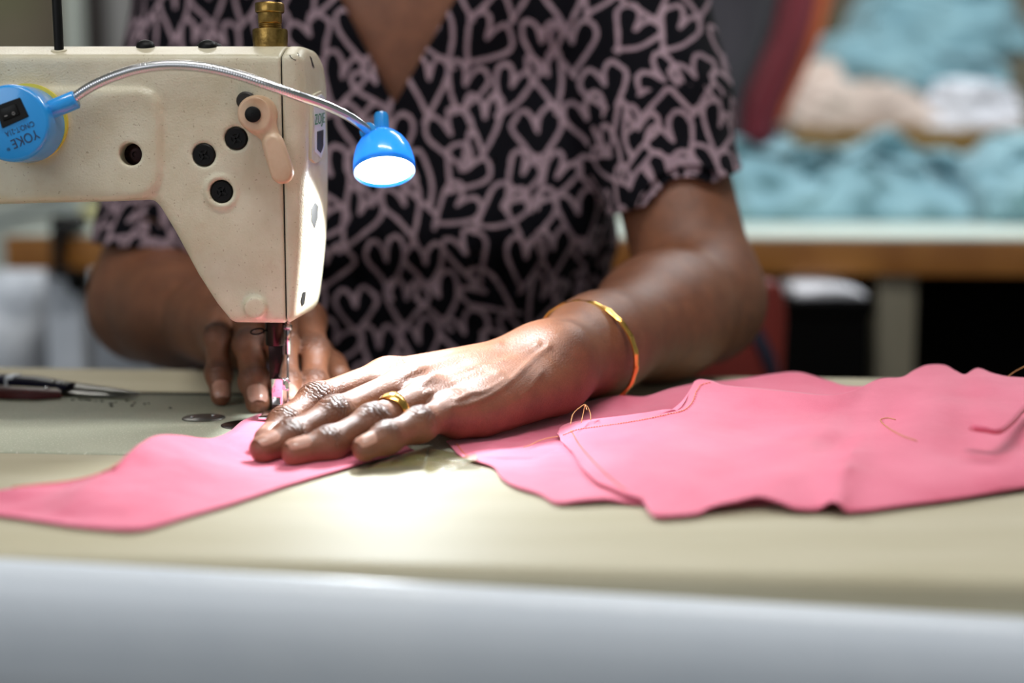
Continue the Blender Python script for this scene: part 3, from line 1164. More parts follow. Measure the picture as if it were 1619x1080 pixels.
base_text('YOKE', (58, 204), (16, 222), 15, M['ink'], 'brand_print', base)
base_text('®', (15, 233), (10, 235), 5, M['ink'], 'registered_mark', base)
base_text('C/NO:T-21A', (52, 191), (7, 209), 8.5, M['ink'], 'model_print', base)
base_text('O', (22, 176), (18, 178), 5, M['white_ink'], 'off_mark', switch, 0.0018)
base_text('-', (11.5, 182), (7, 183.5), 1.2, M['white_ink'], 'on_mark', switch, 0.0018)
p0, p1 = at_y(82, 173, 0.7465), at_y(121, 157, 0.7465)
obj('neck_socket', lathe(p0 - unit(p1 - p0) * 0.006, p1 - p0, [(0, 0.0049), (0.006 + np.linalg.norm(p1 - p0) - 0.0005, 0.0048), (0.006 + np.linalg.norm(p1 - p0), 0.0042), (0.006 + np.linalg.norm(p1 - p0), 0.0001)], 28, caps=False), M['blue'], lamp, sharp=50)
path = [at_y(px, py, y) for px, py, y in ((112, 159, 0.7465), (128, 147, 0.746), (150, 134, 0.744), (180, 121, 0.742), (215, 110, 0.740), (255, 104, 0.738), (295, 104, 0.736), (335, 109, 0.735), (380, 120, 0.735),
                                          (425, 135, 0.736), (470, 151, 0.744), (510, 165, 0.763), (545, 181, 0.788), (566, 194, 0.804), (583, 208, 0.817))]
pp = spline(path, 480)
rr = 8.2 / F_PX * 0.74
obj('gooseneck', tube(pp, [rr * (1.0 if i % 3 else 0.86) for i in range(480)], 14), M['steel'], lamp)
# lamp head
YH = 0.822
hc = at_y(608, 271, YH - 0.008)            # centre of the lens
axis_up = unit(A(-0.10, 0.50, 0.86))        # from the lens to the knob
s = YH / F_PX
shade = obj('lamp_shade', lathe(hc, axis_up, [(0.0016, 45.5 * s), (-0.0006, 47.5 * s), (0.0006, 48.5 * s), (0.006, 48 * s), (0.0105, 46 * s), (0.0155, 42 * s), (0.0200, 35 * s), (0.0235, 26 * s), (0.0255, 16 * s), (0.0262, 12 * s), (0.0262, 0.0001)], 56, caps=False), M['blue_shade'], lamp, sharp=70)
obj('lens', lathe(hc, axis_up, [(0.0014, 46 * s), (0.0010, 30 * s), (0.0006, 12 * s), (0.0006, 0.00005)][::-1], 48, caps=False), M['lens'], lamp)
kb = hc + axis_up * 0.0245
obj('lamp_knob', lathe(kb, unit(A(-0.05, 0.30, 0.95)), [(0, 0.0046), (0.0115, 0.0042), (0.0130, 0.0035), (0.0132, 0.0001)], 36, knurl=(0, 1, 0.09), caps=False), M['blue'], lamp, sharp=60)
e0 = pp[-1]
ed = unit(pp[-1] - pp[-14])
obj('neck_collar', lathe(e0 - ed * 0.002, ed, [(0, 0.0040), (0.0004, 0.0050), (0.012, 0.0054), (0.016, 0.003)], 24), M['blue'], lamp, sharp=60)
ll = bpy.data.lights.new('lamp_light', 'AREA')
ll.shape = 'DISK'
ll.size = 0.028
ll.spread = math.radians(150)
ll.energy = 0.95
ll.color = (0.88, 0.95, 1.0)
lo_ = bpy.data.objects.new('lamp_light', ll)
COL.objects.link(lo_)
lo_.location = Vector(hc - axis_up * 0.004)
lo_.rotation_euler = Vector(-axis_up).to_track_quat('-Z', 'Y').to_euler()

# ================================================================== the person
def chain(prims, k):
    def f(P):
        d = prims[0](P)
        for p in prims[1:]:
            d = smin(d, p(P), k)
        return d
    f.c = np.mean([p.c for p in prims], 0)
    f.r = max(np.linalg.norm(p.c - f.c) + p.r for p in prims)
    return f


def W(x, y, z):
    return A(x, y, TZ + z)


UPV = A(0, 0, 1)
# her left arm (right side of the picture): joints read from the photograph with their own distance
L = dict(
    sh=at_y(968, -105, 1.17), el=at_y(1108, 474, 1.03), wr=at_y(880, 574, 0.805),
    fingers=dict(
        index=[(612, 597, .778), (500, 634, .745), (450, 669, .722), (420, 696, .703)],
        middle=[(640, 611, .757), (530, 657, .716), (459, 692, .694), (416, 710, .680)],
        ring=[(676, 629, .740), (591, 668, .702), (520, 702, .684), (466, 716, .673)],
        pinky=[(716, 650, .726), (664, 671, .699), (612, 692, .683), (576, 710, .6735)]),
    thumb=[(815, 588, .822), (738, 606, .835), (676, 614, .835), (632, 620, .828)],
    rad=dict(index=(.0112, .0091, .0077, .0062), middle=(.0112, .0093, .0080, .0068), ring=(.0108, .0089, .0077, .0065), pinky=(.0100, .0080, .0070, .0061)),
)
# her right arm (left side of the picture), its fingers pointing at the camera behind the needle
Rr = dict(
    sh=at_y(358, -90, 1.21), el=at_y(232, 482, 1.15), wr=at_y(392, 522, 0.985),
    fingers=dict(
        pinky=[(352, 508, .908), (343, 533, .876), (346, 590, .856), (349, 626, .846)],
        ring=[(392, 500, .902), (394, 545, .862), (402, 603, .838), (407, 637, .8225)],
        middle=[(440, 496, .897), (446, 543, .858), (453, 606, .834), (457, 636, .820)],
        index=[(486, 502, .897), (497, 556, .865), (497, 606, .842), (488, 634, .829)]),
    thumb=[(440, 530, .955), (500, 560, .925), (523, 580, .900), (536, 594, .880)],
    rad=dict(index=(.0108, .0092, .0080, .0066), middle=(.0108, .0092, .0080, .0066), ring=(.0105, .0090, .0082, .0070), pinky=(.0095, .0078, .0072, .0062)),
)


def build_arm(S, right):
    sh, el, wr = S['sh'], S['el'], S['wr']
    J = {k: [at_y(*q) for q in v] for k, v in S['fingers'].items()}
    T = [at_y(*q) for q in S['thumb']]
    up0 = sh + (el - sh) * 0.35
    fa = wr - el
    arm = [capsule(up0, el, .0445, .0425), capsule(el, el + fa * 0.35, .0425, .0400), capsule(el + fa * 0.3, el + fa * .78, .0395, .0268),
           capsule(el + fa * .75, wr, .0272, .0248)]
    mcp = np.array([J[k][0] for k in ('index', 'middle', 'ring', 'pinky')])
    # hand plane normal (dorsal side)
    across = unit(mcp[0] - mcp[3])
    along = unit(mcp.mean(0) - wr)
    nrm = np.cross(across, along)
    nrm = unit(nrm if nrm[2] > 0 else -nrm)
    hand = []
    for i, k in enumerate(('index', 'middle', 'ring', 'pinky')):
        cp = wr + along * 0.012 + across * (0.017 - 0.0110 * i)
        r1 = S['rad'][k][0]
        hand.append(capsule(cp, mcp[i] - nrm * 0.002, .0132, r1 * .96))
        # fleshy palm underneath
        hand.append(capsule(cp - nrm * 0.007 + along * .01, mcp[i] - nrm * 0.005 - along * 0.004, .0125, r1 * 0.85))
    hand.append(capsule(wr + along * 0.015 - across * 0.018 - nrm * .004, mcp[3] - nrm * 0.004 - along * .02, .0145, .0115))
    # thenar and thumb
    th = chain([capsule(T[0], T[1], .0150, .0110), capsule(T[1], T[2], .0108, .0098), capsule(T[2], T[3], .0098, .0078)], .004)
    fingers = []
    for k, j in J.items():
        r = S['rad'][k]
        ax = unit(j[1] - j[0])
        fingers.append(chain([capsule(j[0], j[1], r[0] * 0.93, r[1] * 0.95), ellipsoid(j[1], (r[1] * 1.05,) * 3),
                              capsule(j[1], j[2], r[1] * 0.97, r[2] * 0.98), ellipsoid(j[2], (r[2] * 1.03,) * 3), capsule(j[2], j[3], r[2], r[3])], .0045))
    # little bump of the wrist bone on the outer side
    bump = []
    if not right:
        q = at_y(884, 556, .775)
        bump = [ellipsoid(q + A(0.004, 0.012, -0.002), (.011, .010, .011))]
    f = field([(arm, .022, 0.0), (hand + [th] + bump, .011, .020), (fingers, .0010, .0075)])
    allp = np.array([up0, el, wr, *T, *[q for v in J.values() for q in v]])
    lo, hi = allp.min(0) - .055, allp.max(0) + .055
    V, F = surface_nets(f, lo, hi, 0.00135)
    N = vnormals(V, F)
    kn, cr, pad = np.zeros(len(V)), np.zeros(len(V)), np.zeros(len(V))
    best = np.zeros(len(V))
    nails = []
    for k, j in J.items():
        r = S['rad'][k]
        for a in (1, 2):
            axis = unit(unit(j[a] - j[a - 1]) + unit(j[a + 1] - j[a]))
            d_ = unit(nrm - axis * (nrm @ axis))
            q = V - j[a]
            t = q @ axis
            rad = np.linalg.norm(q - t[:, None] * axis, axis=1)
            side = np.clip((N @ d_) * 1.25 + 0.05, 0, 1)
            w = np.exp(-(t / (.0062 if a == 1 else .0042)) ** 2) * side * (rad < r[a] * 1.45) * (1.0 if a == 1 else .75)
            m = w > best
            best[m] = w[m]
            cr[m] = t[m] * 1000
        axis = unit(j[0] - wr)
        q = V - j[0]
        w = np.exp(-(np.linalg.norm(q, axis=1) / .012) ** 2) * np.clip(N @ nrm, 0, 1) * 0.30
        m = w > best
        best[m] = w[m]
        cr[m] = (q @ axis)[m] * 1000
        # finger pads
        axis = unit(j[3] - j[2])
        d_ = unit(nrm - axis * (nrm @ axis))
        q = V - j[3]
        w = np.exp(-(np.linalg.norm(q, axis=1) / .012) ** 2) * np.clip(-(N @ d_) + .15, 0, 1)
        pad = np.maximum(pad, w)
        # nail: a curved plate on the dorsal side of the tip
        sd = np.cross(axis, d_)
        rt = r[3]
        wn = rt * 0.80
        nv, nf = [], []
        nu, nw = 9, 8
        for a in range(nu):
            s = a / (nu - 1)
            for b in range(nw):
                u = b / (nw - 1) * 2 - 1
                edge = 1.0 if 0.15 < s < 0.8 else (0.78 if s in (0.0, 1.0) else 0.93)
                ph = u * edge * 0.95
                c = j[3] + axis * (rt * 0.62 - (1 - s) * rt * 1.75)
                rr_ = (rt + (r[2] - rt) * (1 - s) * .45) * (1.02 - 0.06 * abs(u) ** 2) - (0.0012 * max(0, s - .75) / .25)
                nv.append(c + (d_ * math.cos(ph) + sd * math.sin(ph) * 1.0) * (rr_ + 0.00025))
        for a in range(nu - 1):
            for b in range(nw - 1):
                nf.append([a * nw + b, a * nw + b + 1, (a + 1) * nw + b + 1, (a + 1) * nw + b])
        nails.append((np.array(nv), nf))
    kn = best
    # tendons and veins on the back of her left hand
    if not right:
        pxv = project(V)
        dors = np.clip(N @ nrm * 1.6 - .15, 0, 1)
        disp = np.zeros(len(V))
        lines = [([(868, 548), (845, 566), (822, 588), (800, 608), (775, 625), (742, 640), (715, 644)], 5.0, .0010),
                 ([(668, 606), (690, 592), (712, 588), (736, 584), (760, 579), (785, 578)], 4.0, .0009),
                 ([(700, 622), (722, 610), (748, 600), (790, 590)], 4.0, .0008),
                 ([(722, 633), (745, 622), (768, 618), (800, 600)], 4.0, .0008),
                 ([(640, 594), (680, 575), (730, 560), (790, 545)], 6.0, .0009),
                 ([(676, 622), (735, 598), (800, 570), (850, 545)], 6.0, .0009),
                 ([(855, 590), (838, 615), (810, 640), (770, 655)], 5.0, .0006)]
        for pts, sg, amp in lines:
            Q = spline(np.array([(a, b, 0) for a, b in pts], float), 60)[:, :2]
            dd = np.full(len(V), 1e9)
            for q in Q:
                dd = np.minimum(dd, ((pxv - q) ** 2).sum(1))
            disp = np.maximum(disp, amp * np.exp(-dd / sg ** 2))
        # hollows between the knuckle tendons
        for a, b in ((0, 1), (1, 2), (2, 3)):
            m0 = (mcp[a] + mcp[b]) / 2 + nrm * .008
            m1 = m0 - along * 0.030
            ab = m1 - m0
            t = np.clip(((V - m0) @ ab) / (ab @ ab), 0, 1)
            dist = np.linalg.norm(V - m0 - t[:, None] * ab, axis=1)
            disp -= .0011 * np.exp(-(dist / .0060) ** 2)
        V = V + N * (disp * dors)[:, None]
    return V, F, kn, cr, pad, nails, dict(J=J, nrm=nrm, along=along, arm=arm, up0=up0, el=el, wr=wr, sh=sh)


Ll = build_arm(L, False)
Rl = build_arm(Rr, True)

# torso, neck, head, hips and legs (mostly under the clothes or outside the picture)
cx = -0.090
shl, shr = Ll[6]['sh'], Rl[6]['sh']
FL = (A(0, 1, 0), 1.55)
torso = [capsule(W(cx, 1.215, -.22), W(cx, 1.215, .26), .171, .162, FL), capsule(W(cx + .04, 1.205, .33), shl, .052, .052), capsule(W(cx - .04, 1.205, .33), shr, .052, .052),
         ellipsoid(W(cx - .075, 1.135, .110), (.072, .048, .068)), ellipsoid(W(cx + .075, 1.135, .110), (.072, .048, .068)),
         ellipsoid(W(cx, 1.155, .26), (.108, .055, .09)),
         capsule(shl, Ll[6]['up0'] + (Ll[6]['el'] - Ll[6]['up0']) * .25, .048, .044), capsule(shr, Rl[6]['up0'] + (Rl[6]['el'] - Rl[6]['up0']) * .25, .048, .044)]
neck = [capsule(W(cx, 1.205, .34), W(cx, 1.185, .50), .056, .050)]
head = [ellipsoid(W(cx, 1.185, .615), (.072, .092, .100)), ellipsoid(W(cx, 1.150, .545), (.056, .062, .062)), ellipsoid(W(cx, 1.118, .500), (.026, .024, .020)),
        ellipsoid(W(cx, 1.088, .560), (.014, .020, .013)), capsule(W(cx, 1.094, .565), W(cx, 1.100, .605), .008, .007),
        capsule(W(cx - .020, 1.094, .527), W(cx + .020, 1.094, .527), .0075, .0075), capsule(W(cx - .042, 1.112, .618), W(cx + .042, 1.112, .618), .010, .010),
        ellipsoid(W(cx - .074, 1.19, .580), (.010, .018, .032)), ellipsoid(W(cx + .074, 1.19, .580), (.010, .018, .032))]
legs = [capsule(W(cx + s * .085, 1.20, -.235), W(cx + s * .10, .80, -.235), .085, .062) for s in (-1, 1)] + \
       [capsule(W(cx + s * .10, .80, -.24), W(cx + s * .10, .84, -.66), .058, .036) for s in (-1, 1)] + \
       [capsule(W(cx + s * .10, .86, -.712), W(cx + s * .105, .70, -.722), .034, .024) for s in (-1, 1)]
fb = field([(torso, .05, 0), (neck, 0, .05), (head, .016, .022), (legs, .03, .05)],
           post=lambda P, d: d + .015 * np.clip((TZ + .165 - P[..., 2]) / .02, 0, 1) * (P[..., 1] > 1.02))
Vt, Ft = surface_nets(fb, W(-.42, .62, -.752), W(.26, 1.36, .75), 0.0052)
Vs, Fs, n0 = [Ll[0], Rl[0], Vt], [], 0
for v, f in ((Ll[0], Ll[1]), (Rl[0], Rl[1]), (Vt, Ft)):
    Fs.append(f + n0)
    n0 += len(v)
person = thing('person', 'seated person in a black heart print blouse guiding pink cloth with both hands', 'person', (cx, 1.2, 0.0))
body = obj('body', (np.concatenate(Vs), np.concatenate(Fs)), M['skin'], person)
z0 = np.zeros(len(Vt))
fattr(body, 'knuckle', np.concatenate([Ll[2], Rl[2], z0]))
fattr(body, 'crease', np.concatenate([Ll[3], Rl[3], z0]))
fattr(body, 'pad', np.concatenate([Ll[4], Rl[4], z0]) * 0.8)
for side in (Ll, Rl):
    for VF in side[5]:
        obj('fingernail', VF, M['nail'], body)
for s in (-1, 1):
    obj('eye', lathe(W(cx + s * .030, 1.120, .588), (0, -1, 0), [(-.008, .006), (-.003, .0105), (.003, .0105), (.007, .007), (.009, .0001)], 20, caps=False), M['eye'], body)
# hair: a cap drawn back to a bun
fh = field([([ellipsoid(W(cx, 1.205, .635), (.082, .098, .102)), ellipsoid(W(cx, 1.305, .585), (.045, .040, .045))], .02, 0)],
           post=lambda P, d: smax(d, (1.128 + (TZ + .66 - P[..., 2]) * .55) - P[..., 1], .01))
obj('hair', surface_nets(fh, W(-.20, 1.05, .45), W(.02, 1.37, .76), .005), M['hair'], person)


# --- blouse
def axis_t(P, a, b):
    ab = b - a
    return ((P - a) @ ab) / (ab @ ab)


def on_axis(S, py):
    T_ = np.linspace(0, 1, 400)
    P_ = S['sh'] + (S['el'] - S['sh']) * T_[:, None]
    return P_[np.argmin(np.abs(project(P_)[:, 1] - py))]


hem_l, hem_r = on_axis(L, 303), on_axis(Rr, 389)
hn_l, hn_r = unit(A(.33, 0, -.95)), unit(A(-.06, 0, -1.0))
sl_l = capsule(shl, hem_l + (hem_l - shl) * .2, .0545, .0525)
sl_r = capsule(shr, hem_r + (hem_r - shr) * .2, .0545, .0515)
in_l = capsule(hem_l - (hem_l - shl) * .12, hem_l + (hem_l - shl) * .3, .0485, .0485)
in_r = capsule(hem_r - (hem_r - shr) * .12, hem_r + (hem_r - shr) * .3, .0470, .0470)
vt = at_y(625, 168, 1.095)
vl, vr = at_y(541, 0, 1.105), at_y(722, 0, 1.105)


def half(p, q, sgn):
    d_ = unit(A(q[0] - p[0], 0, q[2] - p[2]))
    n_ = A(d_[2], 0, -d_[0]) * sgn
    return lambda P: (P[..., 0] - p[0]) * n_[0] + (P[..., 2] - p[2]) * n_[2]


h1, h2 = half(vt, vl, -1), half(vt, vr, 1)
fold = wobble(5, 16, 18, 90, 3)
fold2 = wobble(8, 12, 60, 160, 3)


def post_blouse(P, d):
    x, y, z = P[..., 0], P[..., 1], P[..., 2] - TZ
    v = np.maximum(h1(P), h2(P))
    v = np.maximum(v, y - 1.20)
    nk = np.sqrt((x - cx) ** 2 + (y - 1.19) ** 2 + ((z - .42) * .8) ** 2) - .085
    return np.maximum(d, -np.minimum(v, nk))


_ft = field([(torso, .05, 0)])
fbl_t = lambda P, C, R: _ft(P, C, R) - .0085
fbl_s = field([([sl_l, sl_r], 0, 0)])


def f_blouse(P, C, R):
    x, y, z = P[..., 0], P[..., 1], P[..., 2] - TZ
    d = fbl_t(P, C, R)
    # waist seam gathers, soft folds
    gat = np.exp(-((z - .058) / .035) ** 2)
    u = x + np.sign(x - cx) * np.maximum(y - 1.13, 0) * .8
    d = d + .0050 * np.exp(-((z - .058) / .018) ** 2) - gat * .0036 * (1 + np.sin(u * 330 + 2.0 * np.sin(u * 70) + z * 25)) - .0030 * (1 + fold(P)) - .0010 * (1 + fold2(P))
    s = fbl_s(P, C, R) - .0018 * fold(P * 1.4 + .3) - .0007 * fold2(P)
    cut = np.where(x > cx, (P - hem_l) @ hn_l, (P - hem_r) @ hn_r)
    s = np.maximum(s, cut)
    s = np.maximum(s, -np.where(x > cx, in_l(P), in_r(P)))
    d = smin(d, s, .016)
    d = np.maximum(d, -.14 - z)
    return post_blouse(P, d)


Vb, Fb = surface_nets(f_blouse, W(-.40, 1.02, -.16), W(.25, 1.36, .46), 0.0023)
blouse = obj('blouse', (Vb, Fb), M['hearts'], person, label='short sleeved black blouse with mauve scribbled heart print')


# print: hand drawn hearts as brush lines; each vertex keeps its distance to the nearest line
def heart_line(rs, w, h):
    a = rs.uniform(.8, 1.2, 6)
    left = [(0.02 * a[0], -.52 * a[1]), (-.22, -.18 * a[2]), (-.46 * a[3], .18), (-.44, .42 * a[4]), (-.27, .5), (-.10, .38), (0.0, .12 * a[5])]
    right = [(0.0, .12 * a[5]), (.06, .36), (.22 * a[0], .52), (.42, .44 * a[1]), (.47 * a[2], .2), (.26, -.14), (-.06, -.50 * a[4])]
    P = np.array([(x * w, y * h, 0) for x, y in left]), np.array([(x * w, y * h, 0) for x, y in right])
    return np.concatenate([spline(P[0], 14), spline(P[1], 14)])[:, :2]


def heart_field(UV, seed, sx=.0345, sy=.0330):
    rs = np.random.RandomState(seed)
    dmin = np.full(len(UV), .02)
    lo, hi = UV.min(0) - .02, UV.max(0) + .02
    row = 0
    y = lo[1]
    while y < hi[1]:
        x = lo[0] + (row % 2) * sx * .5
        while x < hi[0]:
            c = np.array([x + rs.uniform(-.008, .008), y + rs.uniform(-.008, .008)])
            w, h = rs.uniform(.028, .038), rs.uniform(.036, .048)
            a = rs.normal(0, .36)
            H = heart_line(rs, w, h)
            H = H @ np.array([[math.cos(a), math.sin(a)], [-math.sin(a), math.cos(a)]]) + c
            m = np.nonzero((np.abs(UV[:, 0] - c[0]) < .036) & (np.abs(UV[:, 1] - c[1]) < .04))[0]
            if len(m):
                Q = UV[m]
                dd = np.full(len(m), 1.0)
                for i in range(len(H) - 1):
                    p, e = H[i], H[i + 1] - H[i]
                    t = np.clip(((Q - p) @ e) / max(e @ e, 1e-12), 0, 1)
                    dd = np.minimum(dd, ((Q - p - t[:, None] * e) ** 2).sum(1))
                dmin[m] = np.minimum(dmin[m], np.sqrt(dd))
            x += sx
        y += sy
        row += 1
    return dmin * 1000


xm = Vb[:, 0] - cx
ut = Vb[:, 0] + np.sign(xm) * np.maximum(Vb[:, 1] - 1.125, 0) * .85
UVt = np.stack([ut, Vb[:, 2] - TZ], 1)
ht = heart_field(UVt, 3)
hs = np.full(len(Vb), 20.0)
Pq = Vb[:, None, :]
dt = fbl_t(Pq, Vb, 0.01)[:, 0]
ds = fbl_s(Pq, Vb, 0.01)[:, 0]
for a, b, side, sd in ((shl, hem_l, 1, 21), (shr, hem_r, -1, 22)):
    sel = (xm * side > 0)
    u_, v_, ax = frame(b - a, (0, 1, 0))
    q = Vb[sel] - a
    ang = np.arctan2(q @ u_, -(q @ v_) * 1.0)
    UVs = np.stack([ang * .054, -(q @ ax)], 1)
    hs[sel] = heart_field(UVs, sd, .0310, .0290)
fattr(blouse, 'heart', np.where(ds < dt - .002, hs, ht))

# skirt over the lap, and the stool she sits on
fs = field([([capsule(W(cx + s * .075, 1.22, -.22), W(cx + s * .10, .80, -.235), .118, .080) for s in (-1, 1)] + [capsule(W(cx + s * .10, .80, -.24), W(cx + s * .11, .86, -.58), .082, .10) for s in (-1, 1)] + [capsule(W(cx, 1.22, -.10), W(cx, 1.22, -.24), .172, .185, (A(0, 1, 0), 1.35))], .06, 0)],
           post=lambda P, d: smax(np.maximum(d, P[..., 2] - TZ + .125), -.60 - (P[..., 2] - TZ), .004) - .003 * fold(P * .7))
obj('skirt', surface_nets(fs, W(-.36, .66, -.64), W(.18, 1.42, -.08), .009), M['navy'], person)
stool = thing('stool', 'dark wooden stool under the seated person', 'stool', (cx, 1.24, 0))
obj('seat', box((cx - .17, 1.08, .295), (cx + .17, 1.40, .325), .008), M['trim_dark'], stool, sharp=30)
for dx in (-.14, .14):
    for yy in (1.11, 1.37):
        obj('leg', box((cx + dx - .018, yy - .018, 0), (cx + dx + .018, yy + .018, .297), .003), M['trim_dark'], stool, sharp=30)

# --- gold bangle and ring
cB = at_y(926, 559, .842)
u1 = A(.0285, -.0215, -.0030)
v1 = A(-.0055, .0010, .0318)
v1 = v1 - u1 * (v1 @ u1) / (u1 @ u1)
nB = unit(np.cross(u1, v1))
V, F = [], []
n = 120
pr = [(-.0021, -.0006), (-.0021, .0005), (-.0012, .0013), (0, .0015), (.0012, .0013), (.0021, .0005), (.0021, -.0006)]
for i in range(n):
    th = 2 * math.pi * i / n
    rad = u1 * math.cos(th) + v1 * math.sin(th)
    e = unit(rad)
    notch = 1.0 if (i // 3) % 2 else .72
    for a, b in pr:
        V.append(cB + rad + nB * a + e * (b * (notch if b > 0 else 1)))
k = len(pr)
for i in range(n):
    j = (i + 1) % n
    for q in range(k):
        p = (q + 1) % k
        F.append([i * k + q, j * k + q, j * k + p, i * k + p])
obj('bracelet', (np.array(V), F), M['gold'], person, sharp=40, label='thin gold bangle round the wrist')
J = Ll[6]['J']['ring']
t_ = 0.66
cR = J[0] + (J[1] - J[0]) * t_
axR = unit(J[1] - J[0])
dR = unit(Ll[6]['nrm'] - axR * (Ll[6]['nrm'] @ axR))
sR = np.cross(axR, dR)
rR = L['rad']['ring'][0] * .93 * (1 - t_) + L['rad']['ring'][1] * .95 * t_ + .0009
V, F = [], []
n = 64
for i in range(n):
    th = 2 * math.pi * i / n
    e = dR * math.cos(th) + sR * math.sin(th)
    wd = .0026 + .0018 * math.exp(-((math.remainder(th, 2 * math.pi)) / .55) ** 2)
    th_ = .0007 + .0009 * math.exp(-((math.remainder(th, 2 * math.pi)) / .5) ** 2)
    for a, b in ((-1, -.0006), (-1, .1), (-.6, .8), (0, 1.0), (.6, .8), (1, .1), (1, -.0006)):
        V.append(cR + e * (rR + (b * th_ if b > 0 else b)) + axR * wd * a)
k = 7
for i in range(n):
    j = (i + 1) % n
    for q in range(k):
        p = (q + 1) % k
        F.append([i * k + q, j * k + q, j * k + p, i * k + p])
obj('finger_ring', (np.array(V), F), M['gold'], person, sharp=50, label='gold signet ring')

# ================================================================== pink cloth on the table
BED, TBL = 0.0, TOP


def surf_z(p):
    """height of the table or bed under a world point, relative to the bed"""
    c, s = math.cos(YAW), math.sin(YAW)
    x, y = p[0], p[1] - .75
    lx, ly = x * c - y * s, x * s + y * c
    return BED if (BX0 < lx < BX1 and BY0 < ly < BY1) else TBL


def edge3(pts, n):
    """pts: (px, py, z) picture position and height above the bed -> smooth world polyline"""
    return spline([at_z(*p) for p in pts], n)


def sheet(lower, upper, nu, nv, profile=None, bump=None, amp=.0015, seed=1, minz=.0006, fr=(14, 70), edge_amp=0.0):
    a, b = edge3(lower, nu), edge3(upper, nu)
    g1, g2 = wobble(seed, 14, fr[0], fr[1], 2), wobble(seed + 50, 14, 90, 260, 2)
    g3 = wobble(seed + 70, 20, 300, 800, 2)
    def smooth(p):
        for _ in range(160):
            p = np.concatenate([p[:1], (p[:-2] + 2 * p[1:-1] + p[2:]) / 4, p[-1:]])
        return p
    sa, sb = smooth(a), smooth(b)
    V = np.zeros((nu, nv, 3))
    for j in range(nv):
        v = j / (nv - 1)
        wa, wb = min(1, v * 9), min(1, (1 - v) * 6)
        V[:, j] = (a * (1 - wa) + sa * wa) * (1 - v) + (b * (1 - wb) + sb * wb) * v
        if profile is not None:
            V[:, j, 2] = a[:, 2] + (b[:, 2] - a[:, 2]) * profile(v, np.linspace(0, 1, nu))
    u = np.linspace(0, 1, nu)[:, None]
    v = np.linspace(0, 1, nv)[None]
    win = np.clip(np.minimum(v, 1 - v) * 7, 0, 1) * (1 - edge_amp) + edge_amp
    XY = V[..., :2]
    V[..., 2] += win * (amp * g1(XY) + amp * .24 * g2(XY) + .00013 * g3(XY))
    if bump is not None:
        V[..., 2] += bump(u, v, XY)
    W_ = V.reshape(-1, 3)
    zmin = np.array([surf_z(p) for p in W_]) + TZ + minz
    W_[:, 2] = np.maximum(W_[:, 2], zmin)
    F = []
    for i in range(nu - 1):
        for j in range(nv - 1):
            F.append([i * nv + j, (i + 1) * nv + j, (i + 1) * nv + j + 1, i * nv + j + 1])
    return W_, F


def thick(o, t):
    m = o.modifiers.new('thickness', 'SOLIDIFY')
    m.thickness = t
    m.offset = 1.0
    return o


# -- the strip that runs under the presser foot, to the left
lowerL = [(-120, 800, 0), (-40, 812, 0), (0, 816, 0), (50, 823, 0), (110, 832, 0), (165, 837.5, 0), (205, 839, .0002), (232, 837, 0), (262, 829, 0), (300, 817, 0), (350, 803, 0), (400, 787, 0), (450, 770, 0), (500, 755, 0), (545, 742, 0), (585, 730, 0), (620, 722, 0), (655, 715, 0)]
upperL = [(-120, 790, .002), (-60, 783, .003), (0, 777, .004), (52, 768, .005), (95, 764, .005), (125, 759, .006), (160, 749, .009), (182, 738, .012), (200, 719, .015), (222, 702, .017), (248, 690, .017), (285, 690, .013), (315, 694, .009), (338, 694, .006), (363, 684, .003), (389, 664, .0012), (430, 655, .0008), (520, 665, .0008)]
clothL = obj('pink_fabric_strip', sheet(lowerL, upperL, 150, 60, profile=lambda v, u: v ** 1.3, amp=.0016, seed=11, minz=.0005,
                                        bump=lambda u, v, XY: .0030 * np.exp(-((u - .47) / .10) ** 2) * np.sin(np.pi * v) ** 2 + .0016 * np.sin(np.pi * v) * np.sin(u * 22 + v * 5)), M['pink'])
tag(clothL, 'pink cotton strip running from the presser foot to the left edge', 'fabric')
thick(clothL, .0007)

# -- the lower layer of the pile on the right
lower1 = [(706, 701, 0), (716, 712, 0), (727, 723, 0), (752, 730, .0004), (780, 740, 0), (793, 757, 0), (813, 770, 0), (853, 783, 0), (880, 797, 0), (920, 793, .001), (960, 791, .001), (1000, 797, 0), (1100, 800, 0), (1250, 795, 0), (1450, 780, 0), (1700, 760, 0)]
upper1 = [(712, 697, .0006), (760, 688, .0006), (810, 676, .001), (850, 661, .002), (885, 648, .003), (920, 638, .004), (955, 630, .007), (985, 626, .009), (1020, 628, .008), (1060, 616, .010), (1105, 607, .011), (1160, 602, .013), (1225, 592, .014), (1265, 590, .0145), (1310, 603, .012), (1350, 612, .011), (1450, 606, .014), (1700, 600, .014)]
cloth1 = obj('pink_cloth_piece', sheet(lower1, upper1, 190, 80, profile=lambda v, u: v ** (1.6 + 2.6 * np.clip((u - .42) / .1, 0, 1)), amp=.0009, seed=23, minz=.0005,
                                        bump=lambda u, v, XY: .0016 * np.sin(np.pi * v) * np.sin(u * 30 - v * 6)), M['pink'])
tag(cloth1, 'pink cotton panel lying under the larger stitched pink piece beside the wrist', 'fabric')
thick(cloth1, .0007)

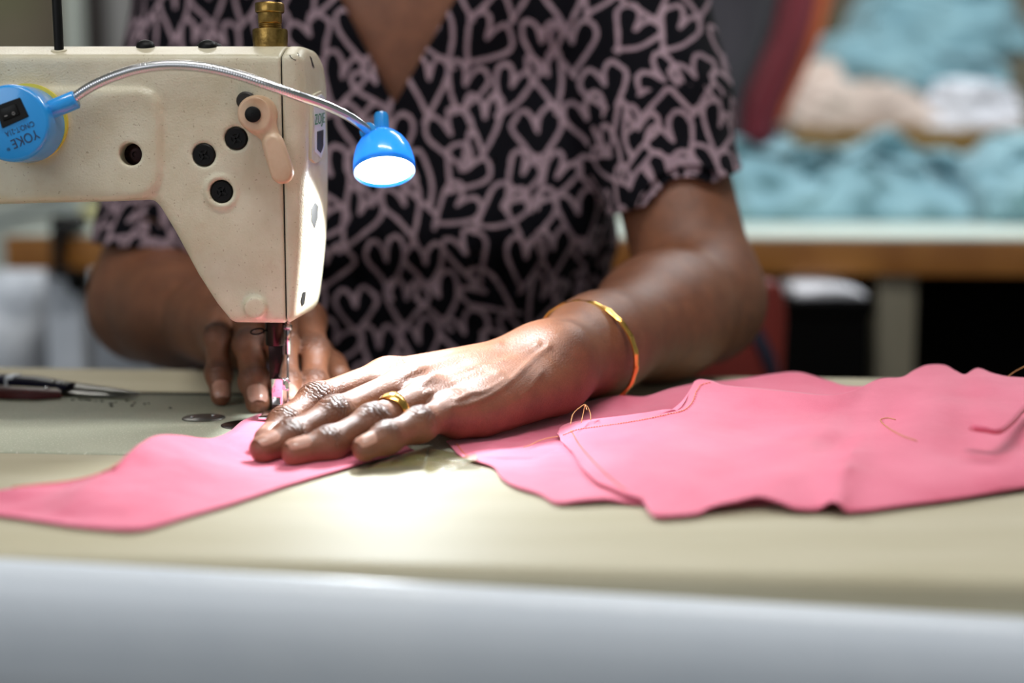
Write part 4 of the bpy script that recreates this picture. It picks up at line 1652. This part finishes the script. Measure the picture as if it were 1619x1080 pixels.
# -- the large upper piece
lower2 = [(883, 687, .0035), (893, 707, .003), (920, 740, .0025), (947, 766, .002), (980, 783, .0018), (1003, 790, .0014), (1018, 796, .001), (1025, 811, 0), (1036, 820, 0), (1060, 820, 0), (1098, 817, 0), (1125, 803, .0022), (1165, 794, .0035), (1200, 787, .0045), (1232, 796, .003), (1260, 806, .0012), (1292, 807, .0008), (1306, 799, .003), (1316, 794, .0045), (1328, 799, .004), (1340, 811, .0006), (1380, 808, .0004), (1430, 801, .0004), (1510, 790, .0006), (1619, 772, .001), (1800, 745, .001)]
upper2 = [(885, 681, .0042), (892, 674, .0048), (913, 668, .006), (945, 664, .008), (980, 660, .010), (1015, 655, .012), (1047, 650, .013), (1072, 647, .014), (1084, 632, .016), (1099, 604, .0195), (1124, 603.5, .0195), (1147, 611, .0185), (1190, 615, .018), (1246, 620, .0175), (1305, 626, .017), (1346, 620, .018), (1390, 601, .020), (1426, 598, .0205), (1446, 587, .0225), (1466, 579, .024), (1493, 579, .024), (1510, 588, .0225), (1526, 594, .0215), (1546, 584, .023), (1573, 593, .0215), (1619, 599, .021), (1800, 606, .020)]


def prof2(v, u):
    rise = np.clip((u - .45) / .35, 0, 1)          # to the right the front edge rolls down steeply
    p = np.where(True, 1.25 - .80 * rise, 1)
    return v ** p


cloth2 = obj('pink_garment', sheet(lower2, upper2, 240, 110, profile=prof2, amp=.0020, seed=31, minz=.0018, fr=(16, 60),
                                   bump=lambda u, v, XY: .0030 * np.sin(np.pi * v) * np.exp(-((u - .55 - .25 * v) / .08) ** 2) - .0022 * np.sin(np.pi * v) * np.exp(-((u - .42 - .3 * v) / .05) ** 2)
                                   + .0012 * np.sin(np.pi * v) * np.exp(-((u - .82 + .2 * v) / .09) ** 2)), M['pink'])
# the upper piece lies on the lower one wherever they overlap
_bv1 = bvh(cloth1)
_o2 = np.array(cloth2.location)
for v in cloth2.data.vertices:
    h_ = _bv1.ray_cast(Vector(v.co) + cloth2.location + Vector((0, 0, .2)), Vector((0, 0, -1)))
    if h_[0] is not None:
        v.co.z = max(v.co.z, h_[0].z + .0022 - cloth2.location.z)
_Z = np.array([v.co.z for v in cloth2.data.vertices]).reshape(240, 110)
_low = _Z.copy()
for _ in range(26):
    m_ = (_Z[:-2, 1:-1] + _Z[2:, 1:-1] + _Z[1:-1, :-2] + _Z[1:-1, 2:]) / 4
    _Z[1:-1, 1:-1] = np.maximum(m_, _low[1:-1, 1:-1] - .0012)
for v, z_ in zip(cloth2.data.vertices, _Z.ravel()):
    v.co.z = z_
cloth2.data.update()
tag(cloth2, 'large pink cotton garment piece with orange stitched hem lying on top of the pile', 'fabric')
thick(cloth2, .0008)


def on_cloth(o, pts, lift=.0006, n=60):
    """lay a picture polyline onto the sheet it belongs to"""
    Q = spline(np.array([(a, b, 0) for a, b in pts], float), n)[:, :2]
    V = np.array([v.co[:] for v in o.data.vertices]) + np.array(o.location)
    px = project(V)
    out = []
    for q in Q:
        d2 = ((px - q) ** 2).sum(1)
        i = np.argsort(d2)[:4]
        w = 1 / (d2[i] + .5)
        out.append((V[i] * w[:, None]).sum(0) / w.sum() + A(0, -.0002, lift + .0008))
    return np.array(out)


def stitches(o, pts, n, name='stitching', r=.00022, duty=.68, par=None):
    P = on_cloth(o, pts, .0002, n * 3 + 1)
    P[1:-1] = (P[:-2] + P[1:-1] * 2 + P[2:]) / 4
    parts = []
    for i in range(n):
        a, b = P[i * 3], P[i * 3 + 2]
        m = (a + b) / 2 + A(0, 0, .00025)
        parts.append(tube([a, m, b], r, 6))
    return obj(name, join(*parts), M['pink_edge'], par if par is not None else o, label='orange stitch line')


stitches(cloth2, [(890, 691), (915, 682), (950, 677), (985, 672), (1020, 666), (1052, 659), (1080, 652), (1094, 640), (1100, 625), (1108, 612), (1124, 607)], 62)
stitches(cloth2, [(903, 684), (917, 708), (940, 735), (966, 760), (990, 780)], 34)
stitches(cloth1, [(722, 705), (731, 717), (742, 727)], 8)
stitches(clothL, [(20, 772), (60, 770), (120, 762), (160, 752), (190, 735)], 34)
# little turned-up flap near the right edge
fl_l = [(1536, 680, .020), (1560, 683, .020), (1582, 685, .0195), (1602, 670, .021), (1619, 652, .0225), (1640, 640, .0235)]
fl_u = [(1538, 674, .0225), (1560, 677, .0225), (1580, 680, .022), (1600, 664, .0235), (1619, 643, .025), (1640, 630, .026)]
fa = edge3(fl_l, 40)
fu = edge3(fl_u, 40)
Vf = np.concatenate([fa, fu + A(0, .002, 0), fu + A(0.002, .012, -.004)])
Ff = [[k * 40 + i, k * 40 + i + 1, (k + 1) * 40 + i + 1, (k + 1) * 40 + i] for k in range(2) for i in range(39)]
flap = obj('turned_edge', (Vf, Ff), M['pink'], cloth2)
thick(flap, .0007)

# -- loose threads
def thread(name, pts, label, r=.00022, m='thread_tan'):
    P = spline([at_z(*p) for p in pts], 50)
    o = obj(name, tube(P, r, 6), M[m], None)
    return tag(o, label, 'thread', 'loose threads on the pink cloth')


thread('loose_thread', [(902, 671, .010), (906, 655, .014), (916, 645, .0165), (926, 640, .0175), (933, 652, .014), (934, 664, .011)], 'tan thread end arching up at the wrist beside the stitched hem')
thread('loose_thread', [(919, 668, .010), (922, 655, .013), (925, 641, .0175), (928, 648, .0160)], 'short upright tan thread inside the arching thread end')
thread('loose_thread', [(883, 690, .0050), (866, 693, .004), (850, 698, .0030), (838, 704, .0026), (828, 707, .0024)], 'tan thread trailing from the stitched corner over the lower panel')
P = on_cloth(cloth2, [(1450, 701), (1425, 692), (1404, 680), (1392, 668), (1402, 664), (1416, 667)], .0004, 40)
tag(obj('loose_thread', tube(P, .00022, 6), M['thread_tan'], None), 'hooked tan thread lying on the right of the pink garment', 'thread', 'loose threads on the pink cloth')
thread('loose_thread', [(1590, 598, .022), (1604, 588, .0245), (1619, 580, .027), (1640, 571, .03)], 'thin thread sticking up behind the pink pile at the right edge')

# ================================================================== clear tape stuck on the table
def tape_piece(corners, nu, nv, seed, amp):
    c = [at_z(px, py, TOP + .0006) for px, py in corners]
    g1 = wobble(seed, 12, 120, 520, 2)
    V, F = [], []
    for i in range(nu):
        for j in range(nv):
            u, v = i / (nu - 1), j / (nv - 1)
            p = (c[0] * (1 - u) + c[1] * u) * (1 - v) + (c[3] * (1 - u) + c[2] * u) * v
            V.append(p + A(0, 0, amp * g1(p[:2] * A(1.0, .6)) + amp))
    for i in range(nu - 1):
        for j in range(nv - 1):
            F.append([i * nv + j, (i + 1) * nv + j, (i + 1) * nv + j + 1, i * nv + j + 1])
    return np.array(V), F


tp = obj('adhesive_tape', tape_piece([(562, 749), (668, 741), (676, 716), (588, 722)], 60, 40, 4, .0011), M['tape'])
tag(tp, 'crinkled clear tape strip stuck on the table under the little finger', 'tape', 'clear tape stuck on the table')
tp2 = obj('adhesive_tape', tape_piece([(672, 747), (755, 738), (750, 712), (678, 716)], 50, 40, 9, .0011), M['tape'])
tag(tp2, 'crinkled clear tape scrap beside the pink panel corner', 'tape', 'clear tape stuck on the table')

# ================================================================== thread snips on the left
sn = thing('thread_snips', 'thread snips with navy and dark red handles lying on the bed', 'snips', at_z(110, 625, 0))


def bar(pts, w, h, z):
    """flat tapering bar through picture points at height z; w = widths in metres"""
    P = [at_z(px, py, z) for px, py in pts]
    V, F = [], []
    for i, p in enumerate(P):
        d_ = unit((P[min(i + 1, len(P) - 1)] - P[max(i - 1, 0)]) * A(1, 1, 0))
        s_ = A(-d_[1], d_[0], 0)
        for a, b in ((-1, 0), (-1, .7), (-.6, 1), (.6, 1), (1, .7), (1, 0)):
            V.append(p + s_ * w[i] * a / 2 + A(0, 0, h[i] * b))
    k = 6
    for i in range(len(P) - 1):
        for q in range(k):
            r = (q + 1) % k
            F.append([i * k + q, (i + 1) * k + q, (i + 1) * k + r, i * k + r])
    F.append(list(range(k))[::-1])
    F.append([(len(P) - 1) * k + q for q in range(k)])
    return np.array(V), F


b1 = obj('blade', bar([(95, 621, ), (112, 622), (150, 625), (190, 626.5), (220, 625.5)], [.010, .012, .011, .007, .001], [.003, .0022, .002, .0018, .0012], .0012), M['grey_steel'], sn, sharp=40)
b2 = obj('blade', bar([(105, 612), (124, 613), (160, 617), (196, 621), (222, 623)], [.010, .012, .010, .006, .001], [.003, .0022, .002, .0018, .0012], .0035), M['grey_steel'], sn, sharp=40)
obj('handle', bar([(-60, 622), (-20, 625), (20, 628), (60, 629), (96, 627)], [.010, .012, .012, .012, .010], [.0045, .006, .006, .0058, .004], .0008), M['snip_red'], sn, sharp=50, label='dark red handle')
h2_ = obj('handle', bar([(-60, 604), (-20, 606), (20, 608), (60, 610), (112, 613)], [.010, .012, .012, .012, .010], [.0045, .006, .006, .0055, .003], .0045), M['snip_blue'], sn, sharp=50, label='navy handle')
obj('handle_band', bar([(16, 608), (28, 608.5)], [.0124, .0124], [.0065, .0065], .0044), M['white_sack'], h2_, sharp=50)
for px, py in ((84, 604), (102, 606), (74, 615)):
    p = at_z(px, py, .0088 if py < 610 else .0058)
    obj('rivet', lathe(p, (0, 0, 1), [(0, .0020), (.001, .0018), (.0016, .0004)], 16), M['steel'], sn)
obj('spring', tube([at_z(-60, 613, .004), at_z(-75, 613, .005), at_z(-60, 606, .007)], .0015, 8), M['grey_steel'], sn)
# dark lint crumbs on the bed: nobody could count them
rs = np.random.RandomState(6)
parts = []
spots = [(128, 632), (140, 633), (150, 634), (175, 638), (182, 636), (177, 642), (208, 642), (213, 637), (200, 634), (236, 639), (160, 634), (270, 646), (115, 632)]
for px, py in spots:
    for q in range(3):
        p = at_z(px + rs.normal(0, 2), py + rs.normal(0, .8), 0.0003)
        r = rs.uniform(.0004, .0011)
        parts.append(lathe(p, (rs.normal(), rs.normal(), 3), [(0, r * .5), (r * .4, r), (r * .8, r * .4)], 7))
tag(obj('lint', join(*parts), M['lint'], machine and None), 'dark lint crumbs scattered on the machine bed by the snips', 'lint', kind='stuff')

# ================================================================== the workshop behind
YB0 = 2.00


def bt(x, dy, z):
    """point on the rear table: x, distance behind its front edge, height above the machine bed"""
    return A(x + .09 * dy, YB0 - .090 * x + dy, TZ + z)


rear = thing('cutting_table', 'mint topped cutting table with varnished wood edge behind the person', 'table', (0.3, 2.4, 0))
xl, xr = at_y(5, 360, 2.067)[0], 1.75
ztop = .048
V, F = box((xl, 0, ztop - .053), (xr, .95, ztop - .004), .004)
obj('wood_edge_board', (np.array([bt(v[0], v[1], v[2]) for v in V]), F), M['wood'], rear, sharp=30, label='varnished wooden edge')
V, F = box((xl + .003, .003, ztop - .004), (xr - .003, .947, ztop), .001)
obj('mint_top', (np.array([bt(v[0], v[1], v[2]) for v in V]), F), M['mint'], rear, sharp=30)
for x, dy in ((at_y(1410, 450, 1.99)[0], .05), (at_y(86, 450, 2.07)[0], .06), (1.6, .05), (xl + .08, .85), (1.6, .85)):
    p = bt(x, dy, 0)
    obj('leg', box((p[0] - .027, p[1] - .027, 0), (p[0] + .027, p[1] + .027, TZ + ztop - .053), .004), M['leg_grey'] if x > 0 else M['white_sack'], rear, sharp=30)

bn = thing('plank_bench', 'aged wooden plank shelf at the back carrying fabric stacks', 'shelf', (1.2, 3.5, 0))
x0b, x1b = at_y(1262, 240, 3.3)[0], at_y(1640, 240, 3.3)[0]
zt_ = at_y(1400, 206, 3.3)[2]
zb_ = at_y(1400, 258, 3.3)[2]
obj('plank', box((x0b, 3.3, zb_), (x1b, 3.95, zt_), .006), M['olive_wood'], bn, sharp=30)
for x in (x0b + .05, x1b - .05):
    obj('leg', box((x - .03, 3.34, 0), (x + .03, 3.40, zb_), .004), M['olive_wood'], bn, sharp=30)
    obj('leg', box((x - .03, 3.85, 0), (x + .03, 3.91, zb_), .004), M['olive_wood'], bn, sharp=30)


def heap(name, px_outline_top, px_base, Y, depth, m, label, cat, base_z, seed, group=None, nu=110, nv=60, amp=.02, fr=(8, 34), lay=2.0):
    """a crumpled fabric heap: silhouette read as (px, py) along its top, resting at base_z"""
    top = spline(np.array([(a, b, 0) for a, b in px_outline_top], float), nu)
    g1 = wobble(seed, 16, fr[0], fr[1], 3)
    g2 = wobble(seed + 9, 16, fr[1], fr[1] * 3, 3)
    V = []
    for i in range(nu):
        p = at_y(top[i, 0], top[i, 1], Y + depth * .35)
        h = max(p[2] - base_z, .006)
        pinch = min(1.0, 6 * min(i / (nu - 1), 1 - i / (nu - 1)) + .12)
        for j in range(nv):
            th = math.pi * j / (nv - 1)
            c, s = -math.cos(th), math.sin(th)
            q = A(p[0], Y + depth * .5 + depth * .5 * pinch * np.sign(c) * abs(c) ** .8, base_z + h * s ** .75)
            k = amp * (.25 + .75 * s)
            q = q + A(k * .3 * g1(q + 3), -k * (1.3 * (1 - 2.2 * abs(math.tanh(g1(q * A(1, 1, lay))))) + .6 * (1 - 2.2 * abs(math.tanh(g2(q * A(1, 1, lay)))))), k * .30 * g2(q + 5))
            q[2] = max(q[2], base_z + .001)
            V.append(q)
    F = []
    for i in range(nu - 1):
        for j in range(nv - 1):
            F.append([i * nv + j, (i + 1) * nv + j, (i + 1) * nv + j + 1, i * nv + j + 1])
    for i in range(nu - 1):
        F.append([i * nv, i * nv + nv - 1, (i + 1) * nv + nv - 1, (i + 1) * nv])
    F.append([j for j in range(nv)][::-1])
    F.append([(nu - 1) * nv + j for j in range(nv)])
    o = obj(name, (np.array(V), F), M[m])
    return tag(o, label, cat, group)


zr = TZ + ztop
heap('teal_fabric_heap', [(1120, 280), (1150, 228), (1200, 226), (1245, 222), (1290, 238), (1340, 232), (1400, 224), (1445, 232), (1490, 262), (1530, 285), (1550, 320)], 340, 2.42, .42, 'teal', 'long crumpled teal fabric heap along the cutting table', 'fabric', zr, 3, 'teal fabric heaps', amp=.045, fr=(7, 26))
heap('teal_fabric_heap', [(1515, 310), (1535, 268), (1565, 240), (1600, 226), (1650, 215), (1720, 220), (1760, 300)], 340, 2.36, .42, 'teal', 'teal fabric heap at the right end of the cutting table', 'fabric', zr, 7, 'teal fabric heaps', amp=.045, fr=(7, 26))
heap('blush_fabric_stack', [(1236, 200), (1252, 140), (1280, 105), (1330, 92), (1380, 100), (1430, 130), (1470, 175), (1478, 205)], 205, 3.34, .40, 'blush_cloth', 'blush white fabric stack on the plank under the teal pieces', 'fabric', zt_, 12, None, amp=.022)
heap('white_fabric_stack', [(1440, 214), (1455, 150), (1490, 118), (1540, 112), (1580, 140), (1594, 190), (1600, 214)], 220, 3.32, .38, 'white_cloth', 'bright white fabric bundle at the right end of the plank', 'fabric', zt_, 15, None, amp=.024)
zq = at_y(1400, 118, 3.5)[2]
heap('teal_fabric_heap', [(1292, 100), (1310, 62), (1350, 46), (1420, 44), (1500, 52), (1560, 80), (1590, 130)], 120, 3.36, .40, 'teal', 'folded teal fabric lying across the blush and white stacks', 'fabric', zq - .05, 19, 'teal fabric heaps', amp=.024)
zq2 = at_y(1450, 55, 3.5)[2]
heap('teal_fabric_heap', [(1350, 48), (1375, 5), (1420, -30), (1500, -40), (1570, -20), (1606, 30), (1610, 90)], 60, 3.40, .36, 'teal', 'topmost teal fabric heap of the plank stack', 'fabric', zq2 - .05, 27, 'teal fabric heaps', amp=.028)

# dark garment bundle with a maroon and an orange band, standing on the cutting table
db = thing('dark_garment', 'tall dark garment with maroon and orange bands behind the sleeve', 'garment', (at_y(1200, 200, 2.62)[0], 2.62, zr))


def slab(px_poly, Y0, Y1, m, name, parent, seed, amp=.008):
    """thick soft vertical slab: outline at its front, real depth, soft folds"""
    bm = bmesh.new()
    vs = [bm.verts.new(Vector(at_y(px, py, Y0))) for px, py in px_poly]
    f = bm.faces.new(vs)
    r = bmesh.ops.extrude_face_region(bm, geom=[f])
    bmesh.ops.translate(bm, vec=Vector((0, Y1 - Y0, 0)), verts=[g_ for g_ in r['geom'] if isinstance(g_, bmesh.types.BMVert)])
    bmesh.ops.recalc_face_normals(bm, faces=bm.faces[:])
    bmesh.ops.bevel(bm, geom=bm.edges[:], offset=.012, segments=3, affect='EDGES')
    bmesh.ops.triangulate(bm, faces=bm.faces[:])
    bmesh.ops.subdivide_edges(bm, edges=bm.edges[:], cuts=3, use_grid_fill=True)
    V, F = bm_out(bm)
    g1 = wobble(seed, 12, 8, 45, 3)
    V = V + np.stack([g1(V) * .3, g1(V + 2), 0 * V[:, 0]], -1) * amp
    return obj(name, (V, F), M[m], parent)


zyb = 265 - (zr - CAM[2]) * F_PX / 2.6
slab([(1098, 232), (1098, -140), (1270, -140), (1218, 60), (1170, 160), (1165, 232)], 2.60, 2.78, 'dark_cloth', 'dark_fold', db, 41)
slab([(1160, 232), (1172, 155), (1222, 55), (1262, -140), (1330, -140), (1278, 60), (1228, 190), (1222, 232)], 2.615, 2.77, 'maroon', 'maroon_band', db, 43)
slab([(1212, 195), (1262, 60), (1290, -140), (1345, -140), (1300, 60), (1240, 185), (1236, 197)], 2.63, 2.76, 'orange_cloth', 'orange_band', db, 45)
slab([(1098, 306), (1098, 200), (1238, 190), (1236, 306)], 2.66, 2.80, 'dark_cloth', 'bundle_foot', db, 47)

# added shade box and a white rag under the cutting table, red chair behind the elbow
bxs = thing('shade_box', 'dark box added for the shade under the cutting table left of its leg', 'box', (at_y(1300, 560, 1.9)[0], 2.1, 0))  # added box, stands in for the deep shade under the table
zbx = at_y(1300, 472, 1.9)[2]
a_, b_ = at_y(1232, 500, 1.89)[0], at_y(1376, 500, 1.89)[0]
obj('box_body', box((a_, 1.885, 0.0), (b_, 2.36, zbx - .02), .006), M['shade_box'], bxs, sharp=30)
obj('lid', box((a_ - .006, 1.88, zbx - .022), (b_ + .006, 2.366, zbx), .006), M['shade_box'], bxs, sharp=30)
bx2 = thing('shade_box', 'dark box added for the shade under the cutting table right of its leg', 'box', (at_y(1540, 560, 2.25)[0], 2.4, 0))  # second added box, darkens the space right of the leg
a_, b_ = at_y(1420, 500, 2.25)[0], at_y(1720, 500, 2.25)[0]
zbx2 = at_y(1500, 452, 2.25)[2]
obj('box_body', box((a_, 2.25, 0.0), (b_, 2.75, zbx2 - .02), .006), M['shade_box'], bx2, sharp=30)
obj('lid', box((a_ - .006, 2.244, zbx2 - .022), (b_ + .006, 2.756, zbx2), .006), M['shade_box'], bx2, sharp=30)
heap('white_rag', [(1238, 466), (1250, 449), (1280, 443), (1320, 444), (1350, 451), (1370, 468)], 470, 1.90, .17, 'white_cloth', 'white rag lying on the added shade box under the table', 'rag', zbx, 33, amp=.012)
# dark panel added in place of shade under the rear of the table
pn = [bt(.15, .80, 0), bt(1.5, .80, 0)]
obj('shade_panel', prism([A(pn[0][0], pn[0][1], .05), A(pn[1][0], pn[1][1], .05), A(pn[1][0], pn[1][1], TZ - .01), A(pn[0][0], pn[0][1], TZ - .01)], (0, .02, 0)), M['shade_box'], rear, smooth=False, label='black panel added for the shade under the table top')

ch = thing('chair', 'dark red chair with navy band behind the elbow', 'chair', (at_y(1175, 560, 1.55)[0], 1.6, 0))
cxs = at_y(1175, 560, 1.55)[0]
poly = [at_y(px, py, 1.52) for px, py in ((1085, 700), (1090, 575), (1125, 520), (1165, 470), (1205, 440), (1238, 448), (1246, 500), (1240, 600), (1238, 700))]
obj('backrest', prism(poly, (0, .035, 0), .008, 3), M['red_plastic'], ch, sharp=50)
poly = [at_y(px, py, 1.514) for px, py in ((1180, 512), (1196, 506), (1226, 560), (1236, 610), (1222, 610))]
obj('backrest_band', prism(poly, (0, .008, 0), .002, 1), M['navy'], ch, sharp=50, label='navy band')
xa, xb = poly[0][0] - .12, poly[0][0] + .10
obj('seat', box((cxs - .19, 1.50, .40), (cxs + .19, 1.84, .43), .012, 3), M['red_plastic'], ch, sharp=40)
for dx in (-.16, .16):
    obj('leg', box((cxs + dx - .015, 1.525, 0), (cxs + dx + .015, 1.555, .405), .004), M['red_plastic'], ch, sharp=40)
    obj('leg', box((cxs + dx - .015, 1.79, 0), (cxs + dx + .015, 1.82, .405), .004), M['red_plastic'], ch, sharp=40)
zlow = at_y(1175, 700, 1.53)[2]
for px in (1110, 1225):
    q = at_y(px, 690, 1.535)
    obj('back_post', box((q[0] - .014, 1.522, .42), (q[0] + .014, 1.552, q[2] + .01), .004), M['red_plastic'], ch, sharp=40)

# left side: clamp, cable, plastic tray on the rear table, white sacks under it
cl = thing('table_clamp', 'black clamp gripping the left end of the cutting table', 'clamp', at_y(98, 380, 2.04))
YC = 2.045
q = lambda px, py, y=YC: at_y(px, py, y)
obj('clamp_bar', box((q(84, 400)[0], YC - .012, q(92, 430)[2]), (q(101, 400)[0], YC + .006, q(92, 340)[2]), .004), M['black_plastic'], cl, sharp=40)
obj('clamp_jaw', box((q(84, 340)[0], YC - .012, zr + .001), (q(120, 340)[0], YC + .06, zr + .016), .004), M['black_plastic'], cl, sharp=40)
obj('clamp_knob', lathe(A(q(108, 335)[0], YC + .03, zr + .010), (0, 0, 1), [(0, .012), (.004, .020), (.014, .020), (.018, .014)], 20), M['black_plastic'], cl, sharp=50)
obj('clamp_arm', box((q(84, 430)[0], YC - .012, q(90, 440)[2]), (q(122, 430)[0], YC + .06, q(90, 424)[2]), .004), M['black_plastic'], cl, sharp=40)
obj('clamp_screw', lathe(A(q(112, 440)[0], YC + .03, q(90, 418)[2]), (0, 0, -1), [(0, .010), (.02, .010), (.022, .018), (.04, .014), (.046, .004)], 20), M['black_plastic'], cl, sharp=50)
cb = obj('cable', tube(spline([A(*at_y(-60, 385, 2.25)[:2], zr + .006), A(*at_y(0, 360, 2.25)[:2], zr + .010), at_y(40, 338, 2.25), at_y(78, 327, 2.25), at_y(104, 326, 2.25), A(*at_y(120, 330, 2.3)[:2], zr + .005)], 50), .006, 10), M['cable'])
tag(cb, 'grey cable arching over the left end of the cutting table', 'cable')
ty = thing('plastic_tray', 'pale yellow plastic tray on the cutting table left of the person', 'tray', A(at_y(160, 330, 2.5)[0], 2.55, zr))
x0t, x1t = at_y(128, 330, 2.45)[0], at_y(245, 330, 2.45)[0]
z1t = at_y(160, 322, 2.45)[2]
obj('tray_wall', join(box((x0t, 2.45, zr), (x1t, 2.458, z1t), .002), box((x0t, 2.67, zr), (x1t, 2.678, z1t), .002), box((x0t, 2.458, zr), (x0t + .008, 2.67, z1t), .002), box((x1t - .008, 2.458, zr), (x1t, 2.67, z1t), .002)), M['cream_box'], ty, sharp=30)
obj('tray_floor', box((x0t + .004, 2.455, zr), (x1t - .004, 2.675, zr + .006), .001), M['cream_box'], ty, sharp=30)
heap('white_sack', [(-60, 560), (-50, 460), (-20, 428), (20, 424), (55, 432), (72, 470), (76, 560)], 600, 2.45, .4, 'white_sack', 'white woven sack standing under the left end of the table', 'sack', 0.0, 51, 'white sacks under the cutting table', nu=60, nv=40, amp=.03, fr=(5, 16))
heap('white_sack', [(104, 560), (108, 470), (116, 440), (140, 432), (180, 436), (230, 440), (290, 470), (310, 560)], 600, 2.55, .4, 'white_sack', 'white woven sack standing behind the bent elbow', 'sack', 0.0, 57, 'white sacks under the cutting table', nu=60, nv=40, amp=.03, fr=(5, 16))
